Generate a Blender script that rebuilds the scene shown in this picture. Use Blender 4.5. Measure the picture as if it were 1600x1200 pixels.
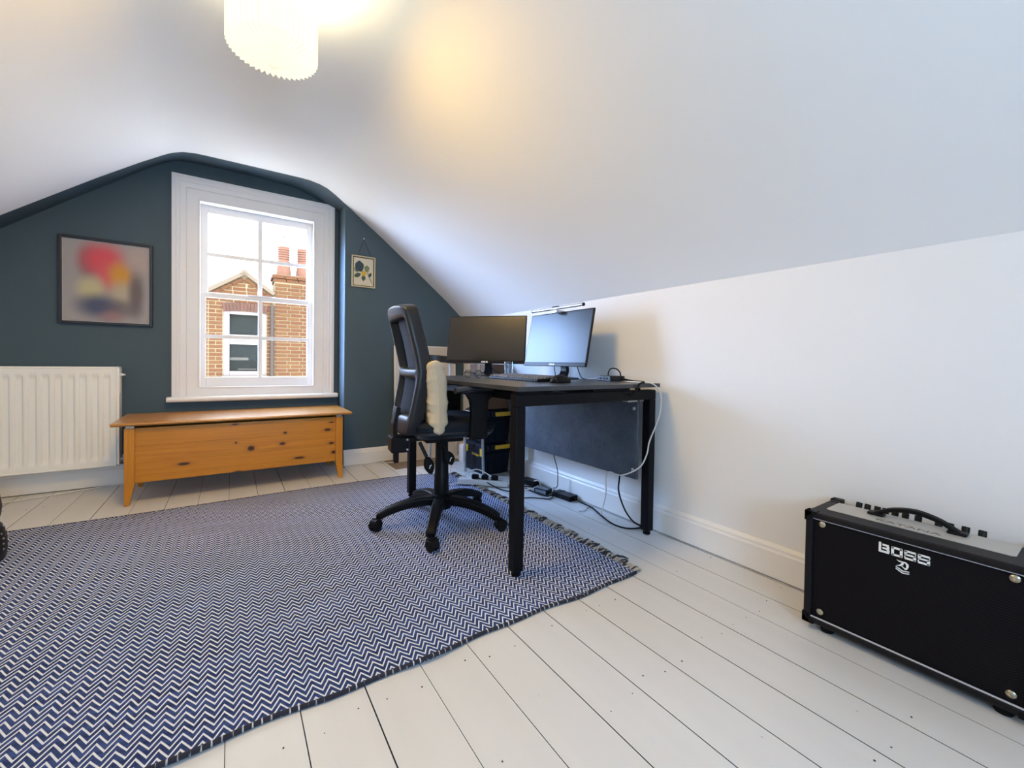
import bpy, bmesh, math, random
from mathutils import Vector, Matrix
rnd = random.Random(7)
PI = math.pi
for o in list(bpy.data.objects):
    bpy.data.objects.remove(o)
SC = bpy.context.scene
COL = SC.collection

# ------------------------------------------------------------------ camera, sky, lights, exposure
cam_d = bpy.data.cameras.new('camera')
cam = bpy.data.objects.new('camera', cam_d)
COL.objects.link(cam)
cam_d.sensor_fit = 'HORIZONTAL'
cam_d.sensor_width = 36.0
cam_d.lens = 36.0 * 649.34 / 1600
cam_d.shift_y = -22.0 / 1600
cam_d.clip_start = 0.02
YAW, PITCH, ROLL = 0.594077824, -0.0175980786, 0.014855914
c, s = math.cos(YAW), math.sin(YAW)
fwd, rgt, up = Vector((s, c, 0)), Vector((c, -s, 0)), Vector((0, 0, 1))
f2 = math.cos(PITCH) * fwd + math.sin(PITCH) * up
u2 = -math.sin(PITCH) * fwd + math.cos(PITCH) * up
r3 = math.cos(ROLL) * rgt + math.sin(ROLL) * u2
u3 = -math.sin(ROLL) * rgt + math.cos(ROLL) * u2
cam.matrix_world = Matrix(((r3.x, u3.x, -f2.x, 0), (r3.y, u3.y, -f2.y, 0), (r3.z, u3.z, -f2.z, 0.83), (0, 0, 0, 1)))
SC.camera = cam

SKY_STRENGTH = 8.0
world = bpy.data.worlds.new('sky')
SC.world = world
world.use_nodes = True
wb = world.node_tree.nodes['Background']
wb.inputs['Color'].default_value = (0.93, 0.98, 1.0, 1)
wb.inputs['Strength'].default_value = SKY_STRENGTH


def area_light(name, loc, direction, sx, sy, power, color, spread=PI):
    d = bpy.data.lights.new(name, 'AREA')
    d.shape = 'RECTANGLE'
    d.size, d.size_y = sx, sy
    d.energy = power
    d.color = color
    d.spread = spread
    o = bpy.data.objects.new(name, d)
    COL.objects.link(o)
    o.location = loc
    o.rotation_euler = Vector(direction).to_track_quat('-Z', 'Y').to_euler()
    return o


# daylight falling slantwise through the sash window, and through the window behind the photographer
area_light('daylight_sash_window', (0.18, 3.80, 1.28), (0.74, -0.60, -0.40), 0.66, 1.16, 34.0, (0.31, 0.53, 1.0), math.radians(80))
area_light('daylight_rear_window', (0.15, -1.36, 1.15), (0.0, 1.0, 0.30), 0.66, 0.74, 38.0, (0.26, 0.58, 1.0))
for nm_, loc_, dr_, sx_, sy_ in (('sash_window_portal', (0.18, 3.86, 1.29), (0, -1, 0), 0.70, 1.30), ('rear_window_portal', (0.15, -1.34, 1.175), (0, 1, 0), 0.74, 0.85)):
    area_light(nm_, loc_, dr_, sx_, sy_, 1.0, (1, 1, 1)).data.cycles.is_portal = True
SC.view_settings.view_transform = 'Standard'
SC.view_settings.look = 'None'
SC.view_settings.exposure = 0.0
SC.view_settings.gamma = 1.0
SC.view_settings.use_curve_mapping = False
SC.cycles.max_bounces = 8
SC.cycles.diffuse_bounces = 5
SC.cycles.use_denoising = True
SC.cycles.sample_clamp_indirect = 12.0


# ------------------------------------------------------------------ materials
def lin(r, g, b):
    f = lambda v: (v / 255.0 / 12.92) if v <= 10 else ((v / 255.0 + 0.055) / 1.055) ** 2.4
    return (f(r), f(g), f(b), 1.0)


class NT:
    def __init__(self, name):
        self.m = bpy.data.materials.new(name)
        self.m.use_nodes = True
        self.t = self.m.node_tree
        self.b = self.t.nodes['Principled BSDF']
        self.out = self.t.nodes['Material Output']

    def n(self, typ, **kw):
        x = self.t.nodes.new(typ)
        for k, v in kw.items():
            setattr(x, k, v)
        return x

    def l(self, a, b):
        self.t.links.new(a, b)

    def setv(self, sock, v):
        if isinstance(v, bpy.types.NodeSocket):
            self.l(v, sock)
        else:
            sock.default_value = v

    def math(self, op, a, b=None, c=None):
        x = self.n('ShaderNodeMath', operation=op)
        self.setv(x.inputs[0], a)
        if b is not None:
            self.setv(x.inputs[1], b)
        if c is not None:
            self.setv(x.inputs[2], c)
        return x.outputs[0]

    def coords(self, scale=(1, 1, 1), loc=(0, 0, 0), kind='Object'):
        tc = self.n('ShaderNodeTexCoord')
        mp = self.n('ShaderNodeMapping')
        mp.inputs['Scale'].default_value = scale
        mp.inputs['Location'].default_value = loc
        self.l(tc.outputs[kind], mp.inputs['Vector'])
        return mp.outputs[0]

    def noise(self, vec, scale, detail=3, rough=0.5):
        x = self.n('ShaderNodeTexNoise')
        self.l(vec, x.inputs['Vector'])
        x.inputs['Scale'].default_value = scale
        x.inputs['Detail'].default_value = detail
        x.inputs['Roughness'].default_value = rough
        return x.outputs['Fac']

    def mix(self, fac, a, b):
        x = self.n('ShaderNodeMix', data_type='RGBA')
        self.setv(x.inputs['Factor'], fac)
        self.setv(x.inputs['A'], a)
        self.setv(x.inputs['B'], b)
        return x.outputs['Result']

    def ramp(self, fac, p0, p1):
        x = self.n('ShaderNodeMapRange', clamp=True)
        self.setv(x.inputs['Value'], fac)
        x.inputs['From Min'].default_value = p0
        x.inputs['From Max'].default_value = p1
        return x.outputs[0]

    def bump(self, h, strength, dist=0.002):
        x = self.n('ShaderNodeBump')
        x.inputs['Strength'].default_value = strength
        x.inputs['Distance'].default_value = dist
        self.l(h, x.inputs['Height'])
        self.l(x.outputs[0], self.b.inputs['Normal'])


def mat(name, col, rough=0.5, metal=0.0, var=0.0, vscale=20.0, bump=0.0, bscale=200.0, spec=0.5, stretch=(1, 1, 1)):
    k = NT(name)
    k.b.inputs['Roughness'].default_value = rough
    k.b.inputs['Metallic'].default_value = metal
    k.b.inputs['Specular IOR Level'].default_value = spec
    v = k.coords(stretch)
    nz = k.noise(v, vscale, 4)
    lo = tuple(x * (1 - var) for x in col[:3]) + (1,)
    hi = tuple(min(1, x * (1 + var)) for x in col[:3]) + (1,)
    k.l(k.mix(nz, lo, hi), k.b.inputs['Base Color'])
    if bump:
        k.bump(k.noise(v, bscale, 2), bump)
    return k.m


M = {}
M['white_wall'] = mat('white_wall_paint', (0.70, 0.695, 0.69, 1), 0.75, var=0.015, vscale=3, bump=0.06, bscale=120)
M['ceiling'] = mat('ceiling_paint', (0.81, 0.80, 0.785, 1), 0.8, var=0.02, vscale=2, bump=0.05, bscale=90)
M['blue_wall'] = mat('blue_wall_paint', (0.050, 0.080, 0.100, 1), 0.55, var=0.05, vscale=4, bump=0.06, bscale=120, spec=0.35)
M['white_gloss'] = mat('white_gloss_paint', (0.76, 0.75, 0.75, 1), 0.35, var=0.02, vscale=6)
M['skirting'] = mat('skirting_paint', (0.72, 0.70, 0.67, 1), 0.4, var=0.03, vscale=6)
M['sub'] = mat('dark_gap', (0.03, 0.025, 0.02, 1), 0.9)
M['black_frame'] = mat('black_powder_coat', (0.004, 0.004, 0.0055, 1), 0.45, var=0.2, bump=0.05, bscale=600, spec=0.12)
M['black_plastic'] = mat('black_plastic', (0.005, 0.005, 0.006, 1), 0.38, var=0.15, bump=0.04, bscale=500, spec=0.12)
M['grey_plastic'] = mat('charcoal_plastic', (0.012, 0.013, 0.016, 1), 0.36, var=0.1, bump=0.05, bscale=500, spec=0.35)
M['rubber'] = mat('black_rubber', (0.005, 0.005, 0.005, 1), 0.6, spec=0.12)
M['chrome'] = mat('chrome', (0.55, 0.55, 0.57, 1), 0.32, 1.0)
M['steel'] = mat('grey_steel', (0.42, 0.43, 0.45, 1), 0.35, 0.6)
M['white_plastic'] = mat('white_plastic', (0.70, 0.71, 0.73, 1), 0.4)
M['cord_white'] = mat('white_cord', (0.62, 0.60, 0.56, 1), 0.45)
M['yellow'] = mat('yellow_plastic', (0.62, 0.36, 0.015, 1), 0.4)
M['toolbox'] = mat('toolbox_plastic', (0.005, 0.007, 0.012, 1), 0.45, var=0.2, bump=0.06, bscale=300, spec=0.12)
M['card'] = mat('brown_cardboard', (0.13, 0.065, 0.032, 1), 0.8, var=0.1, vscale=15)
M['gold_letter'] = mat('ochre_letters', (0.50, 0.30, 0.03, 1), 0.5)
M['white_letter'] = mat('white_letters', (0.75, 0.76, 0.76, 1), 0.4)
M['dark_letter'] = mat('dark_letters', (0.10, 0.10, 0.095, 1), 0.5)
M['radiator'] = mat('radiator_enamel', (0.83, 0.81, 0.75, 1), 0.4, var=0.02, vscale=5)
M['board'] = mat('cream_board', (0.52, 0.46, 0.38, 1), 0.6, var=0.03, vscale=6)
M['board_edge'] = mat('cream_board_edge', (0.72, 0.69, 0.62, 1), 0.5)
M['plywood'] = mat('bare_plywood', (0.20, 0.14, 0.085, 1), 0.7, var=0.2, vscale=6, stretch=(1, 6, 1))
M['seat_fabric'] = mat('black_blue_seat_fabric', (0.008, 0.011, 0.018, 1), 0.75, var=0.25, vscale=300, bump=0.3, bscale=700, spec=0.12)
M['mesh'] = mat('chair_mesh_fabric', (0.026, 0.031, 0.042, 1), 0.6, var=0.35, vscale=500, bump=0.5, bscale=900, spec=0.12)
M['cushion'] = mat('beige_cotton', (0.47, 0.385, 0.265, 1), 0.8, var=0.06, vscale=30, bump=0.2, bscale=500)
M['cushion_side'] = mat('grey_cotton', (0.50, 0.49, 0.48, 1), 0.8, var=0.06, vscale=30, bump=0.2, bscale=500)
M['screen'] = mat('monitor_screen', (0.006, 0.006, 0.007, 1), 0.34, spec=0.50)
M['screen_glossy'] = mat('monitor_screen_glossier', (0.004, 0.004, 0.005, 1), 0.22, spec=0.75)
M['bezel'] = mat('monitor_plastic', (0.012, 0.012, 0.013, 1), 0.3, spec=0.12)
M['grille'] = None
M['tolex'] = mat('black_vinyl_covering', (0.011, 0.010, 0.012, 1), 0.42, var=0.2, vscale=200, bump=0.5, bscale=420, spec=0.12)
M['plate'] = mat('silver_plate', (0.42, 0.41, 0.38, 1), 0.38, 0.25, var=0.05, vscale=8, stretch=(30, 1, 1))
M['piping'] = mat('grey_piping', (0.42, 0.42, 0.46, 1), 0.35)
M['leather'] = mat('black_leather', (0.012, 0.012, 0.016, 1), 0.4, var=0.2, bump=0.15, bscale=150, spec=0.12)
M['brass'] = mat('antique_nickel', (0.45, 0.40, 0.30, 1), 0.3, 1.0)
M['paper'] = mat('aged_paper', (0.55, 0.50, 0.38, 1), 0.7, var=0.06, vscale=20)
M['mount_white'] = mat('white_mount', (0.6, 0.58, 0.55, 1), 0.6)
M['frame_gold'] = mat('cream_gilt_frame', (0.50, 0.42, 0.24, 1), 0.4, 0.2)
M['frame_dark'] = mat('dark_frame_line', (0.05, 0.035, 0.022, 1), 0.5)
M['navy_frame'] = mat('black_picture_frame', (0.010, 0.011, 0.018, 1), 0.35)
M['chain'] = mat('dark_chain', (0.04, 0.03, 0.025, 1), 0.4, 0.6)
M['petal_blue'] = mat('blue_petal_ink', (0.020, 0.040, 0.055, 1), 0.7, var=0.5, vscale=160)
M['petal_yellow'] = mat('yellow_petal_ink', (0.52, 0.33, 0.03, 1), 0.7, var=0.2, vscale=160)
M['leaf_ink'] = mat('green_leaf_ink', (0.045, 0.075, 0.045, 1), 0.7, var=0.4, vscale=160)
M['leaf_pale'] = mat('pale_leaf_ink', (0.16, 0.18, 0.09, 1), 0.7, var=0.4, vscale=160)
M['knob'] = mat('black_knob', (0.012, 0.012, 0.012, 1), 0.35, spec=0.12)
M['hem'] = None


def floor_paint():
    k = NT('painted_floorboard')
    v = k.coords()
    k.b.inputs['Roughness'].default_value = 0.36
    nz = k.noise(k.coords((14, 1.2, 1)), 1.0, 5)
    base = k.mix(nz, (0.56, 0.555, 0.55, 1), (0.64, 0.635, 0.625, 1))
    # small chips of worn paint
    ch = k.ramp(k.noise(k.coords((60, 22, 60)), 1.0, 2), 0.77, 0.80)
    base = k.mix(ch, base, (0.16, 0.11, 0.075, 1))
    k.l(base, k.b.inputs['Base Color'])
    k.bump(nz, 0.15, 0.003)
    return k.m


def pine(name, tone=1.0, knots=(), axis=0, gloss=0.3):
    k = NT(name)
    st = [60, 60, 60]
    st[axis] = 2.2
    v = k.coords(tuple(st))
    grain = k.noise(v, 1.0, 6, 0.6)
    st2 = [9, 9, 9]
    st2[axis] = 0.5
    broad = k.noise(k.coords(tuple(st2)), 1.0, 3)
    base = k.mix(k.ramp(grain, 0.3, 0.72), (0.40 * tone, 0.135 * tone, 0.009 * tone, 1), (0.62 * tone, 0.250 * tone, 0.018 * tone, 1))
    base = k.mix(k.ramp(broad, 0.3, 0.75), base, (0.50 * tone, 0.195 * tone, 0.013 * tone, 1))
    for (kx, kz, rx, rz) in knots:
        mp = k.coords((1 / rx, 0.0, 1 / rz), (-kx / rx, 0, -kz / rz))
        ln = k.n('ShaderNodeVectorMath', operation='LENGTH')
        k.l(mp, ln.inputs[0])
        fac = k.ramp(ln.outputs['Value'], 1.15, 0.7)
        ring = k.ramp(ln.outputs['Value'], 2.4, 1.0)
        base = k.mix(k.math('MULTIPLY', ring, 0.35), base, (0.20, 0.07, 0.012, 1))
        base = k.mix(fac, base, (0.055, 0.014, 0.005, 1))
    k.l(base, k.b.inputs['Base Color'])
    k.b.inputs['Roughness'].default_value = gloss
    if name == 'pine_lid':
        k.b.inputs['Coat Weight'].default_value = 0.75
        k.b.inputs['Coat Roughness'].default_value = 0.30
    k.bump(grain, 0.1, 0.001)
    return k.m


def rug_mat():
    k = NT('chevron_weave')
    tc = k.n('ShaderNodeTexCoord')
    sp = k.n('ShaderNodeSeparateXYZ')
    k.l(tc.outputs['Object'], sp.inputs[0])
    wob = k.noise(tc.outputs['Object'], 9.0, 2)
    x = k.math('ADD', sp.outputs[0], k.math('MULTIPLY', k.math('SUBTRACT', wob, 0.5), 0.006))
    fx = k.math('FRACT', k.math('ADD', k.math('DIVIDE', x, 0.037), 100.0))
    tri = k.math('MULTIPLY', k.math('ABSOLUTE', k.math('SUBTRACT', fx, 0.5)), 0.062)
    y = k.math('ADD', sp.outputs[1], k.math('MULTIPLY', k.math('SUBTRACT', k.noise(tc.outputs['Object'], 5.0, 2), 0.5), 0.010))
    sy = k.math('FRACT', k.math('ADD', k.math('DIVIDE', k.math('ADD', y, tri), 0.0232), 100.0))
    d = k.math('ABSOLUTE', k.math('SUBTRACT', sy, 0.5))
    fine = k.noise(k.coords((900, 900, 900)), 1.0, 1)
    d2 = k.math('ADD', d, k.math('MULTIPLY', k.math('SUBTRACT', fine, 0.5), 0.07))
    white = k.ramp(d2, 0.178, 0.140)
    # two tones of blue from yarn to yarn
    tone = k.noise(k.coords((3, 40, 1)), 1.0, 2)
    navy = k.mix(k.ramp(tone, 0.35, 0.65), (0.022, 0.036, 0.108, 1), (0.048, 0.080, 0.225, 1))
    colr = k.mix(white, navy, (0.70, 0.73, 0.80, 1))
    k.l(colr, k.b.inputs['Base Color'])
    k.b.inputs['Roughness'].default_value = 0.9
    k.b.inputs['Specular IOR Level'].default_value = 0.1
    hgt = k.math('ADD', k.math('MULTIPLY', k.math('COSINE', k.math('MULTIPLY', d, 4 * PI)), 0.5), k.math('MULTIPLY', fine, 0.5))
    k.bump(hgt, 0.55, 0.003)
    return k.m


def hem_mat():
    k = NT('navy_hem_with_white_stitches')
    tc = k.n('ShaderNodeTexCoord')
    sp = k.n('ShaderNodeSeparateXYZ')
    k.l(tc.outputs['Object'], sp.inputs[0])
    fx = k.math('FRACT', k.math('ADD', k.math('DIVIDE', sp.outputs[0], 0.0185), 100.0))
    nz = k.noise(k.coords((120, 20, 20)), 1.0, 1)
    w = k.math('MULTIPLY', k.ramp(fx, 0.80, 0.86), k.ramp(nz, 0.45, 0.6))
    k.l(k.mix(w, (0.014, 0.014, 0.026, 1), (0.6, 0.6, 0.6, 1)), k.b.inputs['Base Color'])
    k.b.inputs['Roughness'].default_value = 0.9
    return k.m


def laminate(name, a, b, rough):
    k = NT(name)
    v = k.coords()
    n1 = k.noise(v, 7.0, 6, 0.65)
    n2 = k.noise(v, 60.0, 3, 0.6)
    f = k.math('ADD', k.math('MULTIPLY', n1, 0.7), k.math('MULTIPLY', n2, 0.3))
    k.l(k.mix(k.ramp(f, 0.35, 0.66), a, b), k.b.inputs['Base Color'])
    k.b.inputs['Roughness'].default_value = rough
    k.bump(n2, 0.08, 0.001)
    return k.m


def grille_mat():
    k = NT('speaker_grille_cloth')
    v = k.coords((620, 620, 620))
    w1 = k.n('ShaderNodeTexChecker')
    k.l(v, w1.inputs['Vector'])
    w1.inputs['Scale'].default_value = 0.5
    k.l(k.mix(w1.outputs['Fac'], (0.0025, 0.0022, 0.003, 1), (0.010, 0.0085, 0.011, 1)), k.b.inputs['Base Color'])
    k.b.inputs['Roughness'].default_value = 0.7
    k.b.inputs['Specular IOR Level'].default_value = 0.08
    k.bump(w1.outputs['Fac'], 0.3, 0.001)
    return k.m


def glass_mat(name, gloss=0.05, rough=0.0, tint=(1, 1, 1, 1)):
    k = NT(name)
    tr = k.n('ShaderNodeBsdfTransparent')
    tr.inputs['Color'].default_value = tint
    gl = k.n('ShaderNodeBsdfGlossy')
    gl.inputs['Roughness'].default_value = rough
    nz = k.noise(k.coords(), 6.0, 2)
    mx = k.n('ShaderNodeMixShader')
    k.l(k.math('ADD', gloss, k.math('MULTIPLY', nz, 0.001)), mx.inputs[0])
    k.l(tr.outputs[0], mx.inputs[1])
    k.l(gl.outputs[0], mx.inputs[2])
    k.l(mx.outputs[0], k.out.inputs['Surface'])
    return k.m


def shade_mat():
    """Lit pleated paper: glows from the bulb inside, thicker where it is folded."""
    k = NT('lit_pleated_paper')
    at = k.n('ShaderNodeAttribute', attribute_name='fold')
    k.b.inputs['Base Color'].default_value = (0.22, 0.21, 0.18, 1)
    k.b.inputs['Roughness'].default_value = 0.8
    k.l(k.mix(k.ramp(at.outputs['Fac'], 0.0, 0.28), (1.0, 0.84, 0.58, 1), (1.0, 0.93, 0.76, 1)), k.b.inputs['Emission Color'])
    k.l(k.math('MULTIPLY_ADD', k.ramp(at.outputs['Fac'], 0.0, 0.22), 0.30, 0.72), k.b.inputs['Emission Strength'])
    return k.m


def print_mat():
    """Abstract, out-of-focus colour patches printed on the poster (flat print)."""
    k = NT('blurred_print')
    base = (0.33, 0.30, 0.29, 1)
    blobs = [  # x, z, rx, rz, colour, strength (in poster coordinates -1..1)
        (0.0, 0.0, 0.95, 1.0, (0.26, 0.23, 0.23, 1), 0.8),
        (-0.42, 0.48, 0.26, 0.42, (0.12, 0.06, 0.07, 1), 0.8),
        (-0.10, 0.55, 0.52, 0.44, (0.60, 0.055, 0.075, 1), 1.0),
        (0.02, 0.20, 0.28, 0.42, (0.58, 0.08, 0.09, 1), 0.9),
        (0.30, 0.20, 0.30, 0.36, (0.55, 0.24, 0.015, 1), 1.0),
        (-0.38, -0.18, 0.34, 0.32, (0.46, 0.40, 0.22, 1), 0.95),
        (0.30, -0.28, 0.30, 0.36, (0.42, 0.35, 0.23, 1), 0.8),
        (0.66, -0.22, 0.20, 0.62, (0.09, 0.06, 0.06, 1), 0.85),
        (-0.22, -0.60, 0.52, 0.30, (0.055, 0.065, 0.12, 1), 1.0),
        (0.36, -0.64, 0.42, 0.24, (0.10, 0.075, 0.085, 1), 0.7),
        (0.10, -0.86, 0.30, 0.18, (0.30, 0.14, 0.14, 1), 0.6),
        (0.72, 0.62, 0.34, 0.36, (0.42, 0.31, 0.26, 1), 0.7)]
    colr = base
    for (bx, bz, rx, rz, cc, st) in blobs:
        mp = k.coords((1 / 0.205 / rx, 0.0, 1 / 0.255 / rz), (-bx / rx, 0, -bz / rz))
        ln = k.n('ShaderNodeVectorMath', operation='LENGTH')
        k.l(mp, ln.inputs[0])
        x = k.n('ShaderNodeMapRange', interpolation_type='SMOOTHSTEP')
        k.l(ln.outputs['Value'], x.inputs['Value'])
        x.inputs['From Min'].default_value = 1.45
        x.inputs['From Max'].default_value = 0.25
        colr = k.mix(k.math('MULTIPLY', x.outputs[0], st), colr, cc)
    k.l(colr, k.b.inputs['Base Color'])
    k.b.inputs['Roughness'].default_value = 0.5
    return k.m


def brick_mat(name, a, b, d):
    k = NT(name)
    oi = k.n('ShaderNodeObjectInfo')
    v = k.coords()
    n1 = k.noise(v, 14.0, 4)
    colr = k.mix(oi.outputs['Random'], a, b)
    colr = k.mix(k.ramp(n1, 0.42, 0.75), colr, d)
    k.l(colr, k.b.inputs['Base Color'])
    k.b.inputs['Roughness'].default_value = 0.9
    k.bump(k.noise(v, 60.0, 3), 0.4, 0.004)
    return k.m


M['floor'] = floor_paint()
M['rug'] = rug_mat()
M['hem'] = hem_mat()
M['grille'] = grille_mat()
M['pane'] = glass_mat('window_glass', 0.0004)
M['tumbler'] = glass_mat('drinking_glass', 0.22, 0.05, (0.86, 0.91, 0.95, 1))
M['shade'] = shade_mat()
M['print'] = print_mat()
M['pine_lid'] = pine('pine_lid', 0.80, axis=0, gloss=0.34)
M['pine_leg'] = pine('pine_leg', 1.0, axis=2, gloss=0.3)
M['pine_front'] = pine('pine_front', 1.0, knots=[(0.085 - 0.06, 0.262, 0.020, 0.016), (0.20, 0.275, 0.018, 0.010), (0.215, 0.345, 0.011, 0.008),
                       (0.475, 0.345, 0.022, 0.010), (0.50, 0.395, 0.016, 0.005), (0.50, 0.25, 0.018, 0.008), (0.565, 0.243, 0.018, 0.013),
                       (0.515, 0.185, 0.016, 0.011), (0.30, 0.17, 0.034, 0.008), (-0.31, 0.205, 0.030, 0.009), (-0.055, 0.305, 0.007, 0.006), (-0.06, 0.42, 0.016, 0.005), (-0.045, 0.125, 0.018, 0.004)], axis=0)
M['desk_top'] = laminate('dark_concrete_laminate', (0.018, 0.020, 0.024, 1), (0.044, 0.047, 0.054, 1), 0.32)
M['desk_panel'] = laminate('dark_slate_panel', (0.026, 0.034, 0.046, 1), (0.070, 0.088, 0.112, 1), 0.45)
BR_A, BR_B, BR_D = (0.080, 0.0250, 0.0060, 1), (0.098, 0.042, 0.0105, 1), (0.050, 0.024, 0.011, 1)
M['brick'] = brick_mat('facing_brick', BR_A, BR_B, BR_D)
M['brick_red'] = brick_mat('red_arch_brick', (0.062, 0.026, 0.019, 1), (0.078, 0.034, 0.024, 1), (0.05, 0.023, 0.018, 1))
M['mortar'] = mat('lime_mortar', (0.21, 0.165, 0.105, 1), 0.95, var=0.08, vscale=20)
M['terracotta'] = mat('terracotta_pot', (0.1425, 0.0662, 0.0450, 1), 0.85, var=0.12, vscale=9)
M['verge'] = mat('cream_verge_board', (0.1125, 0.0869, 0.0630, 1), 0.8, var=0.05, vscale=9)
M['roof_tile'] = mat('grey_slate_roof', (0.1650, 0.1449, 0.1560, 1), 0.7, var=0.15, vscale=8)
M['pipe'] = mat('weathered_drainpipe', (0.0300, 0.0189, 0.0180, 1), 0.6, var=0.2, vscale=14)
M['ext_white'] = mat('exterior_white_paint', (0.1800, 0.1575, 0.1590, 1), 0.6)
M['ext_glass'] = mat('reflecting_window_glass', (0.0165, 0.0189, 0.0180, 1), 0.25, spec=0.10, var=0.4, vscale=5)
M['blind'] = mat('pale_blind', (0.0525, 0.0473, 0.0432, 1), 0.7)
M['aerial'] = mat('aerial_metal', (0.12, 0.12, 0.14, 1), 0.5, 0.5)

# ------------------------------------------------------------------ mesh helpers
MW = {}


def basis(ax):
    ax = ax.normalized()
    t = Vector((0, 0, 1)) if abs(ax.z) < 0.9 else Vector((1, 0, 0))
    a = ax.cross(t).normalized()
    return a, ax.cross(a).normalized()


class MB:
    def __init__(self):
        self.bm = bmesh.new()

    def face(self, vs):
        try:
            return self.bm.faces.new(vs)
        except ValueError:
            return None

    def v(self, p):
        return self.bm.verts.new(p)

    def box(self, a, b, Mx=None):
        (x0, y0, z0), (x1, y1, z1) = a, b
        ps = [(x0, y0, z0), (x1, y0, z0), (x1, y1, z0), (x0, y1, z0), (x0, y0, z1), (x1, y0, z1), (x1, y1, z1), (x0, y1, z1)]
        vs = [self.v(Mx @ Vector(p) if Mx else p) for p in ps]
        for f in ((0, 3, 2, 1), (4, 5, 6, 7), (0, 1, 5, 4), (1, 2, 6, 5), (2, 3, 7, 6), (3, 0, 4, 7)):
            self.face([vs[i] for i in f])
        return self

    def loft(self, rings, closed=True, cap=True):
        R = [[self.v(p) for p in r] for r in rings]
        n = len(R[0])
        for i in range(len(R) - 1):
            for j in range(n if closed else n - 1):
                self.face([R[i][j], R[i][(j + 1) % n], R[i + 1][(j + 1) % n], R[i + 1][j]])
        if cap and closed:
            self.face(R[0][::-1])
            self.face(R[-1])
        return self

    def tube(self, pts, r, n=8, cap=True, smooth_path=0):
        pts = [Vector(p) for p in pts]
        if smooth_path:
            pts = spline(pts, smooth_path)
        rs = r if isinstance(r, (list, tuple)) else [r] * len(pts)
        rings = []
        a = None
        for i, p in enumerate(pts):
            d = (pts[min(i + 1, len(pts) - 1)] - pts[max(i - 1, 0)]).normalized()
            if a is None:
                a, b = basis(d)
            else:
                a = (a - d * a.dot(d)).normalized()
                b = d.cross(a)
            rings.append([p + (a * math.cos(2 * PI * k / n) + b * math.sin(2 * PI * k / n)) * rs[i] for k in range(n)])
        return self.loft(rings, True, cap)

    def strip(self, pts, w, t, side):
        """flat bar of width w (along side) and thickness t following pts"""
        pts = [Vector(p) for p in pts]
        side = Vector(side).normalized()
        rings = []
        for i, p in enumerate(pts):
            d = (pts[min(i + 1, len(pts) - 1)] - pts[max(i - 1, 0)]).normalized()
            nn = d.cross(side).normalized()
            ww = w[i] if isinstance(w, (list, tuple)) else w
            tt = t[i] if isinstance(t, (list, tuple)) else t
            rings.append([p + side * ww / 2 + nn * tt / 2, p - side * ww / 2 + nn * tt / 2, p - side * ww / 2 - nn * tt / 2, p + side * ww / 2 - nn * tt / 2])
        return self.loft(rings)

    def lathe(self, prof, c=(0, 0, 0), n=24, axis='Z', cap=True):
        c = Vector(c)
        rings = []
        for (r, z) in prof:
            ring = []
            for k in range(n):
                a = 2 * PI * k / n
                if axis == 'Z':
                    p = Vector((r * math.cos(a), r * math.sin(a), z))
                elif axis == 'Y':
                    p = Vector((r * math.cos(a), z, -r * math.sin(a)))
                else:
                    p = Vector((z, r * math.cos(a), r * math.sin(a)))
                ring.append(c + p)
            rings.append(ring)
        return self.loft(rings, True, cap)

    def cyl(self, a, b, r, n=16, r2=None):
        return self.tube([a, b], [r, r if r2 is None else r2], n)

    def prism(self, poly, axis, lo, hi):
        def P(u, w, h):
            return {'X': (h, u, w), 'Y': (u, h, w), 'Z': (u, w, h)}[axis]
        return self.loft([[P(u, w, lo) for u, w in poly], [P(u, w, hi) for u, w in poly]])

    def grid(self, fn, nu, nv):
        V = [[self.v(fn(i / nu, j / nv)) for j in range(nv + 1)] for i in range(nu + 1)]
        for i in range(nu):
            for j in range(nv):
                self.face([V[i][j], V[i + 1][j], V[i + 1][j + 1], V[i][j + 1]])
        return self

    def xf(self, Mx):
        self.bm.transform(Mx)
        return self

    def build(self, name, m, parent=None, local=False, bevel=0.0, smooth=False, seg=2, solid=0.0, subsurf=0, angle=35):
        bm = self.bm
        bmesh.ops.recalc_face_normals(bm, faces=bm.faces)
        if parent is not None and not local:
            bm.transform(MW[parent.name].inverted())
        me = bpy.data.meshes.new(name)
        bm.to_mesh(me)
        bm.free()
        o = bpy.data.objects.new(name, me)
        COL.objects.link(o)
        me.materials.append(m)
        if parent is not None:
            o.parent = parent
            MW[o.name] = MW[parent.name]
        else:
            MW[o.name] = Matrix.Identity(4)
        if solid:
            md = o.modifiers.new('solid', 'SOLIDIFY')
            md.thickness = solid
            md.offset = 0
        if subsurf:
            md = o.modifiers.new('sub', 'SUBSURF')
            md.levels = md.render_levels = subsurf
        if bevel:
            md = o.modifiers.new('bevel', 'BEVEL')
            md.width = bevel
            md.segments = seg
            md.limit_method = 'ANGLE'
            md.angle_limit = math.radians(40)
        if smooth:
            me.polygons.foreach_set('use_smooth', [True] * len(me.polygons))
            if not subsurf and angle < 180:
                me.set_sharp_from_angle(angle=math.radians(angle))
        return o


def spline(pts, k):
    out = []
    n = len(pts)
    for i in range(n - 1):
        p0, p1, p2, p3 = pts[max(i - 1, 0)], pts[i], pts[i + 1], pts[min(i + 2, n - 1)]
        for j in range(k):
            t = j / k
            out.append(0.5 * ((2 * p1) + (p2 - p0) * t + (2 * p0 - 5 * p1 + 4 * p2 - p3) * t * t + (3 * p1 - p0 - 3 * p2 + p3) * t ** 3))
    out.append(pts[-1])
    return out


def tag(o, label=None, cat=None, group=None, kind=None):
    for k, v in (('label', label), ('category', cat), ('group', group), ('kind', kind)):
        if v:
            o[k] = v
    return o


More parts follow.
